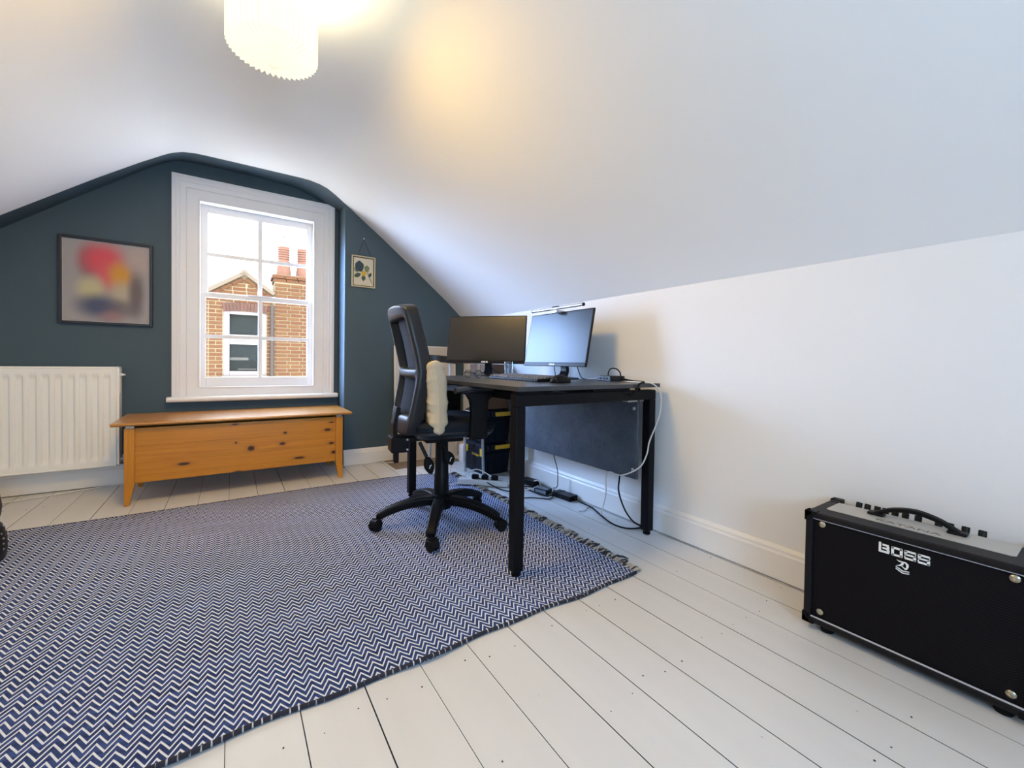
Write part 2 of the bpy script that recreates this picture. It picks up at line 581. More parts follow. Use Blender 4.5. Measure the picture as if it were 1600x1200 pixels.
def thing(name, label=None, cat=None, loc=(0, 0, 0), rotz=0.0, group=None, kind=None):
    o = bpy.data.objects.new(name, None)
    COL.objects.link(o)
    o.location = loc
    o.rotation_euler = (0, 0, rotz)
    o.empty_display_size = 0.05
    MW[o.name] = Matrix.Translation(Vector(loc)) @ Matrix.Rotation(rotz, 4, 'Z')
    return tag(o, label, cat, group, kind)


def dup(o, parent, name=None):
    c_ = o.copy()
    COL.objects.link(c_)
    c_.parent = parent
    return c_


def text(body, size, depth, Mx, name, m, parent, offset=0.0, width=1.0):
    cu = bpy.data.curves.new('txt', 'FONT')
    cu.body = body
    cu.size = size
    cu.extrude = depth
    cu.offset = offset
    cu.align_x = 'CENTER'
    cu.align_y = 'CENTER'
    cu.resolution_u = 3
    to = bpy.data.objects.new('txt', cu)
    COL.objects.link(to)
    me = bpy.data.meshes.new_from_object(to)
    bpy.data.objects.remove(to)
    me.transform(Matrix.Diagonal((width, 1, 1, 1)))
    me.transform(MW[parent.name].inverted() @ Mx)
    me.name = name
    o = bpy.data.objects.new(name, me)
    COL.objects.link(o)
    me.materials.clear()
    me.materials.append(m)
    o.parent = parent
    MW[o.name] = MW[parent.name]
    return o


def frame(origin, xa, ya):
    xa, ya = Vector(xa).normalized(), Vector(ya).normalized()
    za = xa.cross(ya)
    o = Vector(origin)
    return Matrix(((xa.x, ya.x, za.x, o.x), (xa.y, ya.y, za.y, o.y), (xa.z, ya.z, za.z, o.z), (0, 0, 0, 1)))


def struct(o):
    o['kind'] = 'structure'
    return o


# ------------------------------------------------------------------ room shell
XL, XR, YF, YB, YR, XJ = -1.50, 1.772, -1.25, 3.655, 3.42, 0.728

floor = struct(MB().box((XL - 0.1, YF - 0.1, -0.08), (XR + 0.1, YB + 0.1, -0.021)).build('floor', M['sub']))
seam = [0.137 + 0.1465 * k for k in range(-12, 13)]
gap = [rnd.uniform(0.0007, 0.0017) for _ in seam]
for i in range(len(seam) - 1):
    x0, x1 = max(seam[i] + gap[i], XL), min(seam[i + 1] - gap[i + 1], XR - 0.001)
    if x1 - x0 < 0.02:
        continue
    y1 = YB if x0 < XJ else YR
    dz = -rnd.uniform(0, 0.0012)
    fb = MB().box((x0, YF, -0.021), (x1, y1, dz)).build('floorboard', M['floor'], floor)
    fb.data.materials.append(M['sub'])
    for pl in fb.data.polygons:
        if abs(pl.normal.x) > 0.5:
            pl.material_index = 1
nails = MB()
for yj in (-0.15, 0.27, 0.69, 1.0, 1.5, 1.95, 3.30, 3.55):
    for i in range(len(seam) - 1):
        for dx in (0.035, 0.112):
            if rnd.random() < 0.55:
                x, y = seam[i] + dx + rnd.uniform(-.012, .012), yj + rnd.uniform(-.02, .02)
                if XL < x < XR - 0.03 and y < (YB if x < XJ else YR) - .03:
                    r = rnd.uniform(0.0012, 0.0024)
                    nails.lathe([(r, -0.0015), (r, 0.0004)], (x, y, 0), 6)
tag(nails.build('nail_heads', M['sub'], floor), kind='stuff')
MB().box((1.045, 3.115, -0.002), (1.60, 3.405, 0.0025)).build('bare_board', M['plywood'], floor)

# side wall under the right-hand slope
struct(MB().box((XR, YF - 0.1, -0.08), (XR + 0.12, YB + 0.1, 1.26)).build('wall_right', M['white_wall']))
struct(MB().box((XL - 0.12, YF - 0.1, -0.08), (XL, YB + 0.1, 1.27)).build('wall_left', M['white_wall']))

# ceiling: one smooth sheet, slope - flat - slope
prof = [(-1.53, 1.202), (-1.036, 1.583), (-0.663, 1.878), (-0.46, 2.03), (-0.404, 2.069), (-0.36, 2.100), (-0.315, 2.128), (-0.263, 2.148), (-0.205, 2.158), (-0.148, 2.160),
        (0.12, 2.161), (0.42, 2.161), (0.48, 2.158), (0.548, 2.146), (0.60, 2.127), (0.66, 2.091), (0.721, 2.046), (1.03, 1.815), (1.36, 1.555), (1.607, 1.355), (1.74, 1.237), (1.80, 1.180)]
cl = MB()
up_ = [(x, z + 0.10) for x, z in prof]
for i in range(len(prof) - 1):
    a, b, c2, d2 = prof[i], prof[i + 1], up_[i + 1], up_[i]
    pass
lowv, highv = [], []
for y in (YF - 0.1, 0.4, 1.6, 2.6, YR):
    lowv.append([cl.v((x, y, z)) for x, z in prof])
    highv.append([cl.v((x, y, z)) for x, z in up_])
for j in range(len(lowv) - 1):
    for i in range(len(prof) - 1):
        cl.face([lowv[j][i], lowv[j][i + 1], lowv[j + 1][i + 1], lowv[j + 1][i]])
        cl.face([highv[j][i], highv[j][i + 1], highv[j + 1][i + 1], highv[j + 1][i]])
for i in range(len(prof) - 1):
    for row, hr in ((lowv[0], highv[0]), (lowv[-1], highv[-1])):
        cl.face([row[i], row[i + 1], hr[i + 1], hr[i]])
ceil = struct(cl.build('ceiling', M['ceiling'], smooth=True, angle=50))

# blue soffit of the window recess (follows the ceiling line)
out_ = [(-1.53, 1.204), (-1.036, 1.585), (-0.663, 1.880), (-0.404, 2.071), (-0.315, 2.130), (-0.263, 2.150), (-0.148, 2.162), (0.12, 2.163), (0.42, 2.163), (0.548, 2.148), (0.66, 2.093), (0.735, 2.038)]
in_ = [(-1.53, 1.22), (-1.107, 1.559), (-0.70, 1.890), (-0.440, 2.097), (-0.35, 2.155), (-0.281, 2.178), (-0.148, 2.183), (0.12, 2.183), (0.40, 2.166), (0.52, 2.130), (0.634, 2.075), (0.735, 2.038)]
sf = MB()
A_ = [sf.v((x, YR + 0.001, z)) for x, z in out_]
B_ = [sf.v((x, YB + 0.01, z)) for x, z in in_]
C_ = [sf.v((x, YB + 0.01, z + 0.09)) for x, z in in_]
D_ = [sf.v((x, YR + 0.001, z + 0.09)) for x, z in out_]
for i in range(len(out_) - 1):
    sf.face([A_[i], A_[i + 1], B_[i + 1], B_[i]])
    sf.face([B_[i], B_[i + 1], C_[i + 1], C_[i]])
    sf.face([C_[i], C_[i + 1], D_[i + 1], D_[i]])
    sf.face([D_[i], D_[i + 1], A_[i + 1], A_[i]])
struct(sf.build('trim_1', M['blue_wall'], smooth=True, angle=50))

# back wall: recess part with the window opening, and the nearer part right of it
OX0, OX1, OZ0, OZ1 = -0.205, 0.562, 0.585, 1.955
bw = MB()
for a, b in (((XL - 0.1, YB, -0.08), (OX0, YB + 0.22, 2.4)), ((OX1, YB, -0.08), (XJ, YB + 0.22, 2.4)), ((OX0, YB, -0.08), (OX1, YB + 0.22, OZ0)), ((OX0, YB, OZ1), (OX1, YB + 0.22, 2.4))):
    bw.box(a, b)
struct(bw.build('wall_back', M['blue_wall']))
nb = MB()
nb.box((XJ, YR, -0.08), (XR + 0.1, YB + 0.22, 2.4))
struct(nb.build('wall_back_right', M['blue_wall'], bevel=0.006))

# wall behind the photographer, with its own window
fw = MB()
RX0, RX1, RZ0, RZ1 = -0.22, 0.52, 0.75, 1.60
for a, b in (((XL - 0.1, YF - 0.12, -0.08), (RX0, YF, 2.4)), ((RX1, YF - 0.12, -0.08), (XR + 0.1, YF, 2.4)), ((RX0, YF - 0.12, -0.08), (RX1, YF, RZ0)), ((RX0, YF - 0.12, RZ1), (RX1, YF, 2.4))):
    fw.box(a, b)
struct(fw.build('wall_front', M['white_wall']))
w2 = thing('window_2', loc=((RX0 + RX1) / 2, YF - 0.06, RZ0), kind='structure')
wf = MB()
for a, b in (((RX0, YF - 0.10, RZ0), (RX0 + 0.05, YF - 0.03, RZ1)), ((RX1 - 0.05, YF - 0.10, RZ0), (RX1, YF - 0.03, RZ1)), ((RX0, YF - 0.10, RZ0), (RX1, YF - 0.03, RZ0 + 0.05)), ((RX0, YF - 0.10, RZ1 - 0.05), (RX1, YF - 0.03, RZ1)), ((0.13, YF - 0.09, RZ0), (0.17, YF - 0.04, RZ1))):
    wf.box(a, b)
wfo = wf.build('window_frame', M['white_gloss'], w2)
for x0, x1 in ((RX0 + 0.05, 0.13), (0.17, RX1 - 0.05)):
    MB().box((x0, YF - 0.068, RZ0 + 0.05), (x1, YF - 0.063, RZ1 - 0.05)).build('pane', M['pane'], w2)

# skirting boards
def skirt(name, poly_pts, h, out):
    """poly_pts: wall line (two points); out: unit vector into the room"""
    (xa, ya), (xb, yb) = poly_pts
    ox, oy = out
    pr_ = [(0, 0.005), (0.017, 0.005), (0.017, h - 0.030), (0.013, h - 0.022), (0.013, h - 0.012), (0.006, h), (0, h)]
    b = MB()
    b.loft([[(xa + ox * d, ya + oy * d, z) for d, z in pr_], [(xb + ox * d, yb + oy * d, z) for d, z in pr_]])
    return struct(b.build(name, M['skirting']))


skirt('baseboard_right', ((XR, YF), (XR, YR)), 0.134, (-1, 0))
skirt('baseboard_back', ((XL, YB), (XJ, YB)), 0.134, (0, -1))
skirt('baseboard_back_right', ((XJ, YR), (XR, YR)), 0.125, (0, -1))
skirt('baseboard_left', ((XL, YF), (XL, YB)), 0.134, (1, 0))

# ------------------------------------------------------------------ sash window
w1 = thing('window_1', loc=(0.18, YB, 0.56), kind='structure')
# architrave: stepped moulding round three sides
TX0, TX1, TZ0, TZ1 = -0.336, 0.692, 0.562, 2.078
steps = [(0.0, 0.034), (0.020, 0.036), (0.026, 0.026), (0.040, 0.028), (0.046, 0.020), (0.076, 0.020), (0.080, 0.012)]
def arch_ring(inset, y, z0=TZ0):
    return [(TX0 + inset, y, z0), (TX0 + inset, y, TZ1 - inset), (TX1 - inset, y, TZ1 - inset), (TX1 - inset, y, z0)]
ar = MB()
rings = [arch_ring(0.0, YB - 0.0)]
for ins, pr_ in steps:
    rings.append(arch_ring(ins, YB - pr_))
rings.append(arch_ring(0.080, YB))
ar.loft(rings, closed=False, cap=False)
ar.build('architrave', M['white_gloss'], w1)
# flat inner lining board between the moulding and the sashes
lb = MB()
FX0, FX1, FZ0, FZ1 = TX0 + 0.078, TX1 - 0.078, 0.562, TZ1 - 0.078
SX0, SX1, SZ0, SZ1 = -0.188, 0.547, 0.622, 1.930
YL_ = YB - 0.010
for a, b in (((FX0, YL_, FZ0), (SX0, YB + 0.02, FZ1)), ((SX1, YL_, FZ0), (FX1, YB + 0.02, FZ1)), ((SX0, YL_, SZ1), (SX1, YB + 0.02, FZ1)), ((SX0, YL_, FZ0), (SX1, YB + 0.02, SZ0))):
    lb.box(a, b)
lb.build('window_lining', M['white_gloss'], w1)
# staff bead
bd = MB()
for a, b in (((SX0 - 0.006, YL_ - 0.006, SZ0), (SX0 + 0.006, YB + 0.03, SZ1)), ((SX1 - 0.006, YL_ - 0.006, SZ0), (SX1 + 0.006, YB + 0.03, SZ1)), ((SX0, YL_ - 0.006, SZ1 - 0.006), (SX1, YB + 0.03, SZ1 + 0.006)), ((SX0, YL_ - 0.006, SZ0 - 0.006), (SX1, YB + 0.03, SZ0 + 0.004))):
    bd.box(a, b)
bd.build('staff_bead', M['white_gloss'], w1, bevel=0.003)
# jamb linings into the wall thickness
jb = MB()
for a, b in (((SX0 - 0.02, YB + 0.02, SZ0 - 0.02), (SX0 + 0.003, YB + 0.20, SZ1)), ((SX1 - 0.003, YB + 0.02, SZ0 - 0.02), (SX1 + 0.02, YB + 0.20, SZ1)), ((SX0, YB + 0.02, SZ1 - 0.003), (SX1, YB + 0.20, SZ1 + 0.03)), ((SX0, YB + 0.02, SZ0 - 0.04), (SX1, YB + 0.20, SZ0 + 0.002))):
    jb.box(a, b)
jb.build('jamb', M['white_gloss'], w1)
sl = MB()
sl.prism([(YB + 0.0, 0.562), (YB - 0.060, 0.562), (YB - 0.069, 0.556), (YB - 0.072, 0.545), (YB - 0.069, 0.533), (YB - 0.060, 0.527), (YB, 0.527)], 'X', -0.362, 0.720)
sl.build('window_sill', M['white_gloss'], w1, bevel=0.004)


def sash(name, yf, z0, z1, gz0, gz1, gx0, gx1, bar_z):
    d = 0.032
    b = MB()
    for a, e in (((SX0, yf, z0), (gx0, yf + d, z1)), ((gx1, yf, z0), (SX1, yf + d, z1)), ((gx0, yf, z0), (gx1, yf + d, gz0)), ((gx0, yf, gz1), (gx1, yf + d, z1))):
        b.box(a, e)
    so = b.build(name, M['white_gloss'], w1, bevel=0.003)
    xm = 0.181
    MB().box((xm - 0.014, yf + 0.002, gz0), (xm + 0.014, yf + d - 0.010, gz1)).build('glazing_bar', M['white_gloss'], so, bevel=0.001, seg=1)
    MB().box((gx0, yf + 0.003, bar_z - 0.013), (gx1, yf + d - 0.011, bar_z + 0.013)).build('glazing_bar', M['white_gloss'], so, bevel=0.001, seg=1)
    for xa, xb in ((gx0, xm - 0.011), (xm + 0.011, gx1)):
        for za, zb in ((gz0, bar_z - 0.011), (bar_z + 0.011, gz1)):
            MB().box((xa, yf + 0.015, za), (xb, yf + 0.019, zb)).build('pane', M['pane'], so)
    return so


sash('upper_sash', 3.73, 1.275, 1.932, 1.310, 1.876, -0.142, 0.503, 1.581)
ls = sash('lower_sash', 3.690, 0.622, 1.300, 0.693, 1.266, -0.152, 0.503, 0.987)
MB().box((0.10, 3.675, 1.296), (0.26, 3.705, 1.306)).build('sash_fastener', M['white_gloss'], w1, bevel=0.002)

# ------------------------------------------------------------------ house across the street
HY = 9.3
house = thing('neighbour_house', 'brick gabled house with two chimney pots seen through the sash window', 'house', (0.3, HY, -3.0))
fac = MB()
gpoly = [(-0.62, -3.0), (-0.62, 1.86), (0.199, 2.43), (0.66, 2.10), (0.66, -3.0)]
# facade built round its window opening
WX0, WX1, WZ0, WZ1 = -0.126, 0.560, 0.505, 1.715
for poly in ([(-2.6, -3.0), (WX0, -3.0), (WX0, 2.17), (-0.55, 1.87), (-2.6, 1.87)], [(WX1, -3.0), (0.70, -3.0), (0.70, 2.06), (WX1, 2.16)],
             [(WX0, -3.0), (WX1, -3.0), (WX1, WZ0), (WX0, WZ0)], [(WX0, WZ1), (WX1, WZ1 + 0.0), (WX1, 2.16), (0.199, 2.43), (WX0, 2.17)]):
    fac.prism(poly, 'Y', HY + 0.012, HY + 0.25)
fac.build('wall', M['mortar'], house)
CH = 0.0720
BR = 0.2175


def brick_mesh(wd, name, m):
    b = MB()
    b.box((-wd / 2, -0.0, -0.0275), (wd / 2, 0.030, 0.0275))
    bmesh.ops.bevel(b.bm, geom=[e for e in b.bm.edges if all(abs(v.co.y) < 1e-6 for v in e.verts)], offset=0.004, segments=1, affect='EDGES')
    bmesh.ops.recalc_face_normals(b.bm, faces=b.bm.faces)
    me = bpy.data.meshes.new(name)
    b.bm.to_mesh(me)
    b.bm.free()
    me.materials.append(m)
    return me


bm_full = brick_mesh(BR - 0.018, 'brick', M['brick'])
bm_half = brick_mesh(BR / 2 - 0.018, 'brick', M['brick'])
bm_q = brick_mesh(BR / 4, 'brick', M['brick'])
loose = MB()      # courses beyond what the window shows, joined
n_br = [0]


def put_brick(me, x, y, z, parent, rot=0.0, wd=BR - 0.018):
    if n_br[0] < 290:
        o = bpy.data.objects.new('brick', me)
        COL.objects.link(o)
        o.parent = parent
        o.location = Vector((x, y + rnd.uniform(-0.004, 0.003), z)) - Vector((0.3, HY, -3.0))
        o.rotation_euler = (0, rot, 0)
        n_br[0] += 1
    else:
        loose.box((x - wd / 2, y, z - 0.031), (x + wd / 2, y + 0.03, z + 0.031))


chim = MB().box((0.690, HY - 0.030, -3.0), (2.10, HY + 0.50, 2.36)).build('chimney', M['mortar'], house)
rows = []
for i in range(-30, 32):
    rows.append(0.540 + CH * i)
inview = [z for z in rows if 0.42 < z < 2.45]
rest = [z for z in rows if z <= 0.42 and z > -1.4]
for z in inview:
    k = round((z - 0.540) / CH)
    # strip left of the window
    if z < 1.86:
        if k % 2:
            put_brick(bm_full, WX0 - 0.112, HY, z, house)
            put_brick(bm_full, WX0 - 0.112 - BR, HY, z, house)
        else:
            put_brick(bm_half, WX0 - 0.060, HY, z, house, wd=BR / 2 - .018)
            put_brick(bm_half, WX0 - 0.060 - BR / 2, HY, z, house, wd=BR / 2 - .018)
            put_brick(bm_full, WX0 - 0.060 - BR * 1.25, HY, z, house)
    # narrow strip between window and pipe
    if z < 1.86:
        put_brick(bm_q, WX1 + 0.035, HY, z, house, wd=BR / 4)
    # chimney breast
    if z < 2.33:
        x = 0.690 + (BR / 2 if k % 2 else BR / 4)
        if k % 2 == 0:
            put_brick(bm_q, 0.690 + 0.030, HY - 0.045, z, chim, wd=BR / 4)
            x = 0.690 + 0.060 + BR / 2
        while x < 1.45:
            put_brick(bm_full, x, HY - 0.045, z, chim)
            x += BR
    # gable courses above the arch
    if 1.86 < z < 2.33:
        lo_, hi_ = 0.199 - (2.40 - z) / 0.70 + 0.10, min(0.655, 0.199 + (2.40 - z) / 0.74 - 0.10)
        x = lo_ + (0.0 if k % 2 else -BR / 2)
        while x < hi_ - 0.05:
            xa_, xb_ = max(x, lo_), min(x + BR, hi_)
            clear = z > 1.90 or xb_ < WX0 + 0.01 or xa_ > WX1 - 0.01
            if xb_ - xa_ > 0.05 and clear:
                full = xb_ - xa_ > BR * 0.8
                put_brick(bm_full if full else bm_half, (xa_ + xb_) / 2, HY, z, house)
            x += BR
n_br[0] = 400
for z in inview:
    for q in range(9):
        if z < 1.84:
            put_brick(bm_full, WX0 - 0.112 - BR * (2 + q) + (0 if round((z - .54) / CH) % 2 else -0.055), HY, z, house)
for z in rest:
    k = round((z - 0.540) / CH)
    for q in range(18):
        x = -2.5 + q * BR + (BR / 2 if k % 2 else 0)
        if x < 0.55:
            put_brick(bm_full, x, HY, z, house)
tag(loose.build('brickwork', M['brick'], house), kind='stuff')
# slanting brick course under the verge
sl_a = math.atan2(2.43 - 1.87, 0.199 + 0.62)
sl_b = math.atan2(2.43 - 2.06, 0.70 - 0.199)
for sgn, ang in ((-1, sl_a), (1, sl_b)):
    for t in range(4 if sgn < 0 else 3):
        d = 0.13 + t * 0.205
        px, pz = 0.199 + sgn * d * math.cos(ang), 2.385 - d * math.sin(ang)
        o = bpy.data.objects.new('brick', bm_full)
        COL.objects.link(o)
        o.parent = house
        o.location = Vector((px, HY - 0.025, pz - 0.045)) - Vector((0.3, HY, -3.0))
        o.rotation_euler = (0, sgn * ang, 0)
# segmental arch of red bricks over the window
for i in range(13):
    t = (i + 0.5) / 13 * 2 - 1
    cx = (WX0 + WX1) / 2 + t * (WX1 - WX0 + 0.03) / 2
    zc = 1.800 - 0.03 * t * t
    b = MB().box((-0.024, HY - 0.010, -0.080), (0.024, HY + 0.03, 0.080))
    b.xf(Matrix.Translation((cx, 0, zc)) @ Matrix.Rotation(t * 0.24, 4, 'Y'))
    b.build('arch_brick', M['brick_red'], house)
# verge boards and a slate roof behind them
vb = MB()
for sgn, ang, ln_ in ((-1, sl_a, 2.3), (1, sl_b, 0.60)):
    b = MB().box((-0.02, HY - 0.07 - 0.004 * (sgn > 0), -0.030), (ln_, HY + 0.10 - 0.004 * (sgn > 0), 0.035))
    b.xf(Matrix.Translation((0.199, 0, 2.435)) @ Matrix.Rotation(ang if sgn > 0 else PI - ang, 4, 'Y'))
    b.build('verge_board', M['verge'], house)
for sgn, ang, ln_ in ((-1, sl_a, 2.3), (1, sl_b, 0.60)):
    b = MB().box((0.004, HY + 0.11, -0.02), (ln_, HY + 4.0, 0.02))
    b.xf(Matrix.Translation((0.199, 0, 2.445)) @ Matrix.Rotation(ang if sgn > 0 else PI - ang, 4, 'Y'))
    b.build('roof', M['roof_tile'], house)
MB().prism([(0.145, 2.395), (0.199, 2.432), (0.253, 2.395), (0.253, 2.452), (0.199, 2.492), (0.145, 2.452)], 'Y', HY - 0.085, HY - 0.06).build('verge_cap', M['verge'], house)
# chimney cap and pots
for z0, ex in ((2.335, 0.020), (2.405, 0.045)):
    k = 0
    x = 0.690 - ex
    while x < 1.50:
        MB().box((x + 0.004, HY - 0.030 - ex, z0 - 0.005), (x + BR - 0.006, HY + 0.48, z0 + 0.058)).build('cap_brick', M['brick'], chim, bevel=0.004, seg=1)
        x += BR
MB().box((0.68, HY - 0.05, 2.44), (2.1, HY + 0.48, 2.475)).build('flaunching', M['mortar'], chim)
for px in (0.862, 1.205):
    pot = MB()
    pr_ = [(0.136, 2.47), (0.132, 2.52), (0.112, 2.72), (0.124, 2.735), (0.124, 2.765), (0.104, 2.78)]
    for i in range(5):
        zz = 2.80 + i * 0.045
        pr_ += [(0.092, zz), (0.092, zz + 0.012), (0.108, zz + 0.016), (0.108, zz + 0.036)]
    pr_ += [(0.100, 3.03), (0.108, 3.04), (0.104, 3.055), (0.085, 3.055), (0.08, 2.9)]
    pot.lathe(pr_, (px, HY + 0.16, 0), 20)
    pot.build('chimney_pot', M['terracotta'], house, smooth=True)
# drainpipe
dp = MB().cyl((0.648, HY - 0.055, -3.0), (0.648, HY - 0.055, 1.86), 0.030, 12)
for z in (0.9, 1.5):
    dp.cyl((0.648, HY - 0.055, z), (0.648, HY - 0.055, z + 0.05), 0.036, 12)
dp.build('drainpipe', M['pipe'], house, smooth=True)
# its window
hw = MB()
for a, b in (((WX0, HY + 0.02, WZ0), (-0.03, HY + 0.16, WZ1)), ((0.470, HY + 0.02, WZ0), (WX1, HY + 0.16, WZ1)), ((-0.03, HY + 0.02, WZ0), (0.47, HY + 0.16, 0.595)), ((-0.03, HY + 0.02, 1.655), (0.47, HY + 0.16, WZ1)), ((-0.03, HY + 0.03, 1.095), (0.47, HY + 0.14, 1.160)), ((-0.03, HY + 0.05, 1.16), (0.47, HY + 0.14, 1.28))):
    hw.box(a, b)
hwo = hw.build('window', M['ext_white'], house, bevel=0.006)
MB().box((-0.03, HY + 0.085, 1.28), (0.47, HY + 0.09, 1.655)).build('pane', M['ext_glass'], hwo)
MB().box((-0.03, HY + 0.075, 0.595), (0.47, HY + 0.08, 1.095)).build('pane', M['ext_glass'], hwo)
MB().box((-0.02, HY + 0.070, 0.80), (0.27, HY + 0.074, 0.85)).build('blind_slat', M['blind'], hwo)
MB().box((0.10, HY + 0.070, 0.62), (0.40, HY + 0.074, 0.64)).build('blind_slat', M['blind'], hwo)
MB().box((WX0 - 0.02, HY - 0.05, WZ0 - 0.05), (WX1 + 0.02, HY + 0.10, WZ0)).build('sill', M['ext_white'], house)
# television aerial behind the chimney
ae = MB().cyl((0.83, HY + 0.6, 3.37), (1.22, HY + 0.6, 3.41), 0.008, 6)
for i in range(6):
    x = 0.84 + i * 0.074
    ae.cyl((x, HY + 0.6, 3.33 + i * 0.008), (x, HY + 0.6, 3.44 + i * 0.008), 0.006, 6)
ae.cyl((0.90, HY + 0.6, 2.3), (0.90, HY + 0.6, 3.38), 0.010, 6)
ae.build('aerial', M['aerial'], house)

# ------------------------------------------------------------------ pendant lamp
LX, LY = 0.11, 1.57
lamp = thing('pendant_lamp', 'lit pleated white paper pendant shade hanging from the ceiling', 'lamp', (LX, LY, 1.776))
sh = MB()
NP = 46
prof_l = [(0.012, 1.786), (0.05, 1.795), (0.126, 1.822), (0.1265, 1.93), (0.098, 2.005), (0.082, 2.040)]
rings = []
fold = []
for (r, z) in prof_l:
    ring = []
    for k in range(NP * 4):
        a = 2 * PI * k / (NP * 4)
        ph = (k % 4)
        t = {0: 1.0, 1: 0.0, 2: -1.0, 3: 0.0}[ph]
        amp = min(0.0048, r * 0.06)
        ring.append((LX + (r + amp * t) * math.cos(a), LY + (r + amp * t) * math.sin(a), z - (0.0035 * t if abs(r - 0.126) < 1e-6 else 0)))
        fold.append(0.0 if ph in (0, 2) else 1.0)
    rings.append(ring)
sh.loft(rings, True, False)
sho = sh.build('lamp_shade', M['shade'], lamp)
at = sho.data.attributes.new('fold', 'FLOAT', 'POINT')
for i, f in enumerate(fold):
    at.data[i].value = f
MB().lathe([(0.002, 1.770), (0.008, 1.772), (0.013, 1.779), (0.013, 1.788), (0.004, 1.792)], (LX, LY, 0), 12).build('finial', M['shade'], lamp, smooth=True)
fin = bpy.data.objects['finial'].data
fa = fin.attributes.new('fold', 'FLOAT', 'POINT')
for i in range(len(fin.vertices)):
    fa.data[i].value = 0.15
MB().cyl((LX, LY, 2.03), (LX, LY, 2.16), 0.004, 8).build('cord', M['white_plastic'], lamp)
MB().lathe([(0.045, 2.161), (0.045, 2.150), (0.015, 2.135)], (LX, LY, 0), 20).build('ceiling_rose', M['white_plastic'], lamp, smooth=True)
bl = bpy.data.lights.new('bulb', 'POINT')
bl.energy = 18.0
bl.color = (1.0, 0.90, 0.54)
bl.shadow_soft_size = 0.03
blo = bpy.data.objects.new('bulb', bl)
COL.objects.link(blo)
blo.location = (0, 0, 2.008 - 1.776)
blo.parent = lamp

# added disc light shining down, in place of lamplight bounced off the ceiling
glow = area_light('lamp_fill_disc', (0, 0, 2.150 - 1.776), (0, 0, -1), 0.42, 0.42, 40.0, (1.0, 0.62, 0.15))
glow.data.shape = 'DISK'
glow.parent = lamp

# ------------------------------------------------------------------ framed blurred picture
pic = thing('picture_frame', 'square black framed picture with a blurred red, yellow and navy print on blue wall', 'picture', (-0.653, YB, 1.30))
PX0, PX1, PZ0, PZ1 = -0.873, -0.434, 1.031, 1.570
pf = MB()
w_ = 0.017
for a, b in (((PX0, 3.630, PZ0), (PX0 + w_, YB, PZ1)), ((PX1 - w_, 3.630, PZ0), (PX1, YB, PZ1)), ((PX0 + w_, 3.630, PZ0), (PX1 - w_, YB, PZ0 + w_)), ((PX0 + w_, 3.630, PZ1 - w_), (PX1 - w_, YB, PZ1))):
    pf.box(a, b)
pf.build('frame', M['navy_frame'], pic, bevel=0.002)
MB().box((PX0 + w_, 3.644, PZ0 + w_), (PX1 - w_, 3.650, PZ1 - w_)).build('mount', M['mount_white'], pic)
MB().box((PX0 + w_ + .003, 3.6425, PZ0 + w_ + .003), (PX1 - w_ - .003, 3.644, PZ1 - w_ - .003)).build('print', M['print'], pic)

# ------------------------------------------------------------------ little flower picture on a chain
fp = thing('flower_picture', 'small gilt framed flower picture hanging by a chain right of the window', 'picture', (0.867, YR, 1.53))
GX0, GX1, GZ0, GZ1 = 0.777, 0.958, 1.409, 1.655
def rect_frame(x0, x1, z0, z1, w, y0, y1):
    b = MB()
    for a, e in (((x0, y0, z0), (x0 + w, y1, z1)), ((x1 - w, y0, z0), (x1, y1, z1)), ((x0 + w, y0, z0), (x1 - w, y1, z0 + w)), ((x0 + w, y0, z1 - w), (x1 - w, y1, z1))):
        b.box(a, e)
    return b
rect_frame(GX0, GX1, GZ0, GZ1, 0.009, 3.402, YR).build('frame', M['frame_gold'], fp, bevel=0.002)
rect_frame(GX0 + .009, GX1 - .009, GZ0 + .009, GZ1 - .009, 0.006, 3.406, YR).build('inner_frame', M['frame_dark'], fp)
MB().box((GX0 + .015, 3.411, GZ0 + .015), (GX1 - .015, 3.415, GZ1 - .015)).build('paper', M['paper'], fp)


def disc_poly(cx, cz, rx, rz, n=14, wob=0.0, rot=0.0, seed=1):
    r_ = random.Random(seed)
    pts = []
    for k in range(n):
        a = 2 * PI * k / n
        q = 1 + wob * math.sin(5 * a) + r_.uniform(-wob, wob) * 0.4
        u, w = rx * q * math.cos(a), rz * q * math.sin(a)
        pts.append((cx + u * math.cos(rot) - w * math.sin(rot), cz + u * math.sin(rot) + w * math.cos(rot)))
    return pts


def leaf_poly(cx, cz, ln, wd, rot):
    pts = []
    for k in range(6):
        t = k / 5
        pts.append((ln * (t - 0.5), wd * math.sin(PI * t) ** 0.8))
    for k in range(5, -1, -1):
        t = k / 5
        if 0 < k < 5:
            pts.append((ln * (t - 0.5), -wd * math.sin(PI * t) ** 0.8))
    return [(cx + u * math.cos(rot) - w * math.sin(rot), cz + u * math.sin(rot) + w * math.cos(rot)) for u, w in pts]


